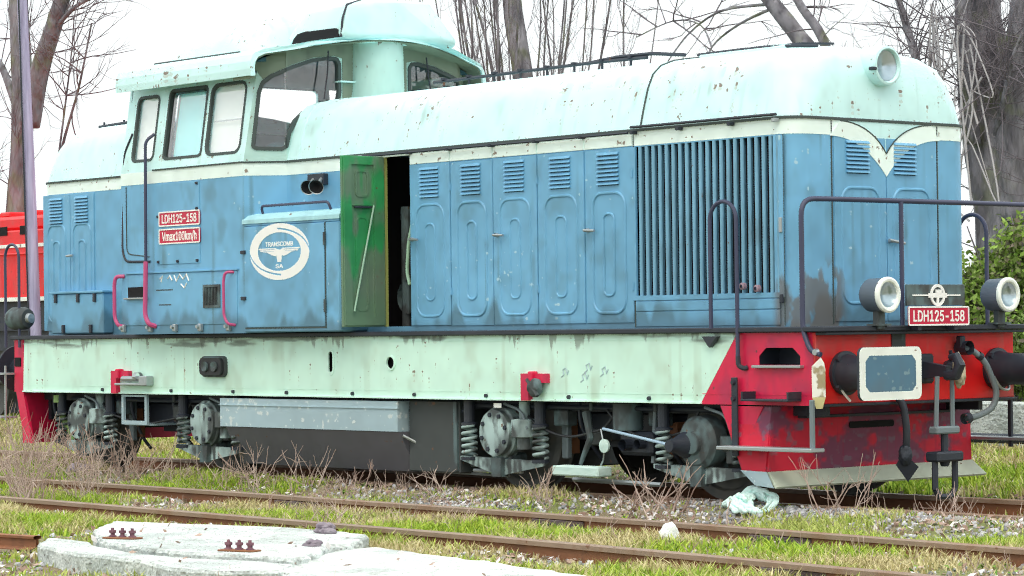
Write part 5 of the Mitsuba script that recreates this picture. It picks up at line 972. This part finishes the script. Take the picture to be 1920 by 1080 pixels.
# ------------------------------------------------------------------ grass, litter, weeds
def dens(x, y):
    p = np.stack([x * .8, y * .8, 0 * x], -1); a = meshkit.fbm(p, 4, 11)
    rails = np.ones_like(x)
    for f, o in ((yfar, 0), (lambda q: yfar(q) - 1.72, 0)): rails *= np.clip(np.abs(y - f(x)) / .10 - .5, 0, 1)
    keep = np.clip((a - .38) / .22, .08, 1) * rails
    for s in SLABS: keep = keep * ~s(x, y)
    keep = np.where((y > -.8) & (y < 2.4) & (x < 6.0) & (x > -6), keep * .02, keep)
    grav = np.exp(-(((x - 5.9) / .6) ** 2 + ((y + 1.15) / .3) ** 2) * 1.2) + np.exp(-(((x - 2.0) / .9) ** 2 + ((y + 1.75) / .35) ** 2))
    return keep * np.clip(1 - 1.2 * grav, .03, 1), a
from shapely import contains_xy
SP = [Polygon([(3.35, -6.1), (2.80, -5.60), (3.4, -5.45), (4.47, -5.15), (5.1, -5.12), (5.5, -5.25), (5.85, -5.55), (6.05, -5.95), (6.45, -6.4), (6.75, -6.80), (6.85, -6.83), (7.1, -7.15), (6.9, -7.45), (6.4, -7.5), (5.8, -7.30), (5.0, -7.28), (4.2, -7.1), (3.5, -6.62)]).buffer(-.03), Polygon([(8.3, -7.9), (7.2, -7.2), (6.6, -6.75), (6.25, -6.3), (5.95, -5.8), (5.95, -5.5), (6.7, -5.65), (7.4, -5.75), (8.1, -5.92), (9.0, -6.1), (9.6, -6.9), (9.3, -7.7)])]
SLABS = [lambda x, y, s=s: contains_xy(s, x, y) for s in SP]
def grass(n, x0, x1, y0, y1, hmin, hmax, g, w=.006):
    x, y = g.uniform(x0, x1, n), g.uniform(y0, y1, n); d, a = dens(x, y); k = g.uniform(0, 1, n) < d; x, y, d, a = x[k], y[k], d[k], a[k]; n = len(x)
    ht = g.uniform(hmin, hmax, n) * (.55 + .9 * d); z = gz(x, y) - .004; th = g.uniform(0, 2 * math.pi, n); ln = g.normal(0, .45, (n, 2)) * ht[:, None]
    ww = w * g.uniform(.6, 1.5, n); B = np.stack([x, y, z], 1); u = np.stack([np.cos(th) * ww, np.sin(th) * ww, 0 * th], 1)
    tip = B + np.c_[ln, ht]; mid = B + np.c_[ln * .35, ht * .6]
    V = np.stack([B - u, B + u, mid + u * .7, mid - u * .7, tip], 1).reshape(-1, 3); i = np.arange(n) * 5
    F = np.vstack([np.stack([i, i + 1, i + 2], 1), np.stack([i, i + 2, i + 3], 1), np.stack([i + 3, i + 2, i + 4], 1)])
    t = g.uniform(0, 1, n) ** .8; gr_ = meshkit.fbm(np.stack([x * 1.1 + 7, y * 1.1, 0 * x], -1), 3, 21); fi = meshkit.fbm(np.stack([x * 6 + 3, y * 6, 0 * x], -1), 2, 29); dry = np.clip((.635 - gr_) * 5 + (.5 - fi) * 2.4 + g.normal(0, .35, n), 0, 1)[:, None]
    dry = np.where(((y < -7.0) | ((y > -2.5) & (y < -1.35)))[:, None], dry * .4, dry)
    col = (np.array((.19, .36, .03)) * (1 - t[:, None]) + np.array((.44, .54, .07)) * t[:, None]) * (1 - dry) + dry * (np.array((.42, .36, .15)) * (1 - t[:, None]) + np.array((.64, .57, .34)) * t[:, None])
    return trimesh.Trimesh(V, F, process=False), np.repeat(col, 5, 0)
gg = np.random.default_rng(5)
parts = [grass(360000, -8, 11.5, -9.3, -.76, .02, .09, gg, .007), grass(90000, -7, 12, .72, 5.5, .03, .10, gg, .008), grass(60000, -22, -5, -2, 6, .03, .12, gg, .012)]
V, F, C, o = [], [], [], 0
nb = 9000; xb, yb_ = gg.uniform(-7, 11, nb), gg.uniform(-9, 4.5, nb); db, ab = dens(xb, yb_); kb = gg.uniform(0, 1, nb) < db * 1.2; xb, yb_ = xb[kb], yb_[kb]; hb = np.repeat(np.stack([xb, yb_, gz(xb, yb_) + .012], 1), 5, 0) + gg.normal(0, .035, (5 * len(xb), 3)) * np.array([1, 1, .25])
tb = gg.uniform(0, 1, (len(hb), 1)); parts.append(tri_leaves(hb, gg.uniform(.012, .032, len(hb)), np.array((.08, .20, .03)) * (1 - tb) + np.array((.26, .38, .08)) * tb, gg, .6))
for m, c in parts: V.append(m.vertices); F.append(m.faces + o); C.append(c); o += len(m.vertices)
tag(add('grass', trimesh.Trimesh(np.vstack(V), np.vstack(F), process=False), 'foliage', color=np.vstack(C)), 'short green and straw coloured grass over the railway yard', 'grass', kind='stuff')
# dead leaves
n = 95000; x, y = gg.uniform(-8, 12, n), gg.uniform(-9, 5.4, n); k = ~((y > -.8) & (y < 2.4) & (x < 5.7))
for s in SLABS: k &= ~(s(x, y) & (gg.uniform(0, 1, n) > .03))
cl = meshkit.fbm(np.stack([x * 1.6, y * 1.6, 0 * x], -1), 3, 33); k &= gg.uniform(0, 1, n) < np.clip((cl - .38) * 5, .10, 1); x, y = x[k], y[k]; n = len(x)
top = gz(x, y) + gg.uniform(.004, .035, n)
for s in SLABS: top = np.where(s(x, y), .022, top)
t = gg.uniform(0, 1, (n, 1)); w = (gg.uniform(0, 1, (n, 1)) < .28)
w = w | (gg.uniform(0, 1, (n, 1)) < .1); cols = np.where(w, np.array((.80, .76, .75)) * (.8 + .25 * t), np.array((.30, .19, .15)) * (1 - t) + np.array((.48, .36, .30)) * t)
m, col = tri_leaves(np.stack([x, y, top], 1), gg.uniform(.010, .040, n), cols, gg, .35)
tag(add('dead_leaves', m, 'foliage', color=col), 'pale and brown dead leaves scattered over the grass', 'leaves', kind='stuff')
# gravel
def gravel():
    base = trimesh.creation.icosphere(subdivisions=0); V, F, C, o = [], [], [], 0; g = np.random.default_rng(9)
    xs = np.concatenate([g.normal(5.9, .7, 1000), g.normal(2.0, .8, 600), g.uniform(-7, 11, 5000), g.uniform(6, 9.5, 900)]); ys_ = np.concatenate([g.normal(-1.15, .30, 1000), g.normal(-1.75, .25, 600), g.uniform(-7.5, -.85, 5000), g.uniform(-2.6, -1, 900)])
    for x, y in zip(xs, ys_):
        if any(s(np.array([x]), np.array([y]))[0] for s in SLABS): continue
        r = g.uniform(.008, .026); v = base.vertices * r * g.uniform(.6, 1.3, (1, 3)) * g.uniform(.8, 1.2, (12, 1)); V.append(v + np.array([x, y, float(gz(x, y)) + r * .4])); F.append(base.faces + o); o += 12
        C.append(np.repeat([np.array((.42, .42, .44)) * g.uniform(.45, 1.5)], 12, 0))
    return trimesh.Trimesh(np.vstack(V), np.vstack(F), process=False), np.clip(np.vstack(C), 0, .8)
m, col = gravel(); tag(add('gravel', m, 'foliage', color=col), 'grey gravel strewn along the locomotive track', 'gravel', kind='stuff')
# dry weeds
def weed(x, y, h, nst, spread, g, r=.0045, br=4):
    ms = []
    for _ in range(nst):
        b = np.array([x + g.normal(0, .05 + spread * .12), y + g.normal(0, .05 + spread * .12), 0]); b[2] = float(gz(b[0], b[1])) - .01
        d = np.array([g.normal(0, spread), g.normal(0, spread), 1.0]); q, rad = wander(b, d, h * g.uniform(.5, 1.05), r, r * .5, 5, .25, .1, g); ms.append(tube(q, rad, 4, False))
        for _ in range(g.integers(1, br + 1)):
            i = g.integers(1, 5); q2, r2 = wander(q[i], (q[i + 1] - q[i]) * 6 + g.normal(0, .55, 3) * np.linalg.norm(q[i + 1] - q[i]) * 6, h * g.uniform(.2, .45), r * .7, r * .35, 3, .3, .15, g); ms.append(tube(q2, r2, 3, False))
    return cat(ms)
gw = np.random.default_rng(12)
WD = [((4.62, -1.55), .62, 10, .42, 'tall branching dry weed in front of the front wheel', .007), ((4.1, -1.4), .40, 6, .45, 'dry weed stalk just left of the front wheel', .006), ((3.2, -1.5), .40, 5, .5, 'dry weed below the mint step of the front bogie', .006), ((2.95, -1.45), .28, 6, .2, 'thin dry weed left of the mint step', .006),
      ((1.52, -1.35), .45, 7, .35, 'dry weed right of the fuel tank', .005), ((6.25, -1.15), .55, 12, .5, 'bushy dry weed in front of the plough', .005), ((6.75, -.5), .45, 12, .6, 'dry weed tangle right of the plough on the rail', .005), ((5.55, -1.75), .26, 4, .4, 'single thin stalk right of the rag', .005),
      ((-.55, -1.3), .50, 9, .4, 'greenish dry weed in front of the fuel tank', .005), ((-1.25, -1.35), .5, 14, .5, 'dense dry weed at the left half of the fuel tank', .005), ((-1.8, -1.4), .42, 9, .5, 'dry weed at the left end of the fuel tank', .005), ((.25, -1.35), .30, 7, .5, 'low reddish weed under the right half of the fuel tank', .005),
      ((-3.2, -1.4), .55, 14, .35, 'upright dry weed below the hanging box', .005), ((-3.75, -1.35), .5, 14, .35, 'dry weed left of the hanging box', .005), ((-4.3, -1.4), .55, 22, .4, 'dry weed before the rear bogie', .005), ((-4.9, -1.35), .52, 22, .4, 'dry weed before the rearmost axle', .005), ((-5.5, -1.4), .52, 24, .4, 'dry weed below the tail of the blue locomotive', .005), ((-2.6, -1.5), .34, 8, .5, 'low dry weed in front of the second axle', .005),
      ((-.95, -4.1), .85, 36, .28, 'large reddish brown weed clump at the left edge', .0045), ((-1.75, -3.7), .85, 32, .28, 'brown weed clump behind the largest one at the left edge', .0045), ((-1.3, -3.3), .75, 20, .26, 'upright stalks on the right flank of the weed clumps at the left edge', .0045), ((2.2, -3.6), .45, 3, .2, 'lone thin stalk between the front rails, left part', .004), ((2.9, -3.5), .30, 14, .7, 'pale dry weed between the front rails above the slab', .004), ((4.0, -3.4), .28, 14, .7, 'flattened straw weed between the front rails', .004), ((3.9, -4.4), .36, 14, .6, 'dry weed behind the right end of the large slab', .004)]
for (x, y), h, ns, sp, lab, r in WD: tag(add('dry_weed', weed(x, y, h, ns, sp, gw, r), 'weed_stem'), lab, 'weed')
st = [weed(x, y, h, k, .5, gw, .0035, 2) for x, y, h, k in [(gw.choice([gw.uniform(-6.5, 2), gw.uniform(-6.3, -1.0)]), gw.normal(-1.5, .22), gw.uniform(.10, .28), 4) for _ in range(150)] + [(gw.uniform(2, 9), gw.uniform(-1.9, -1.1), gw.uniform(.08, .2), 3) for _ in range(50)] + [(gw.uniform(-3, 10), gw.uniform(-4.4, -2.9), gw.uniform(.08, .22), 3) for _ in range(130)] + [(gw.uniform(2, 8.5), gw.uniform(-7.8, -7.3), gw.uniform(.1, .2), 4) for _ in range(30)] + [(gw.uniform(6, 9.5), gw.uniform(-.9, .4), gw.uniform(.1, .3), 4) for _ in range(45)]]
tag(add('weed_stubble', cat(st), 'weed_stem'), 'low dead stalks scattered over the yard', 'weeds', kind='stuff')
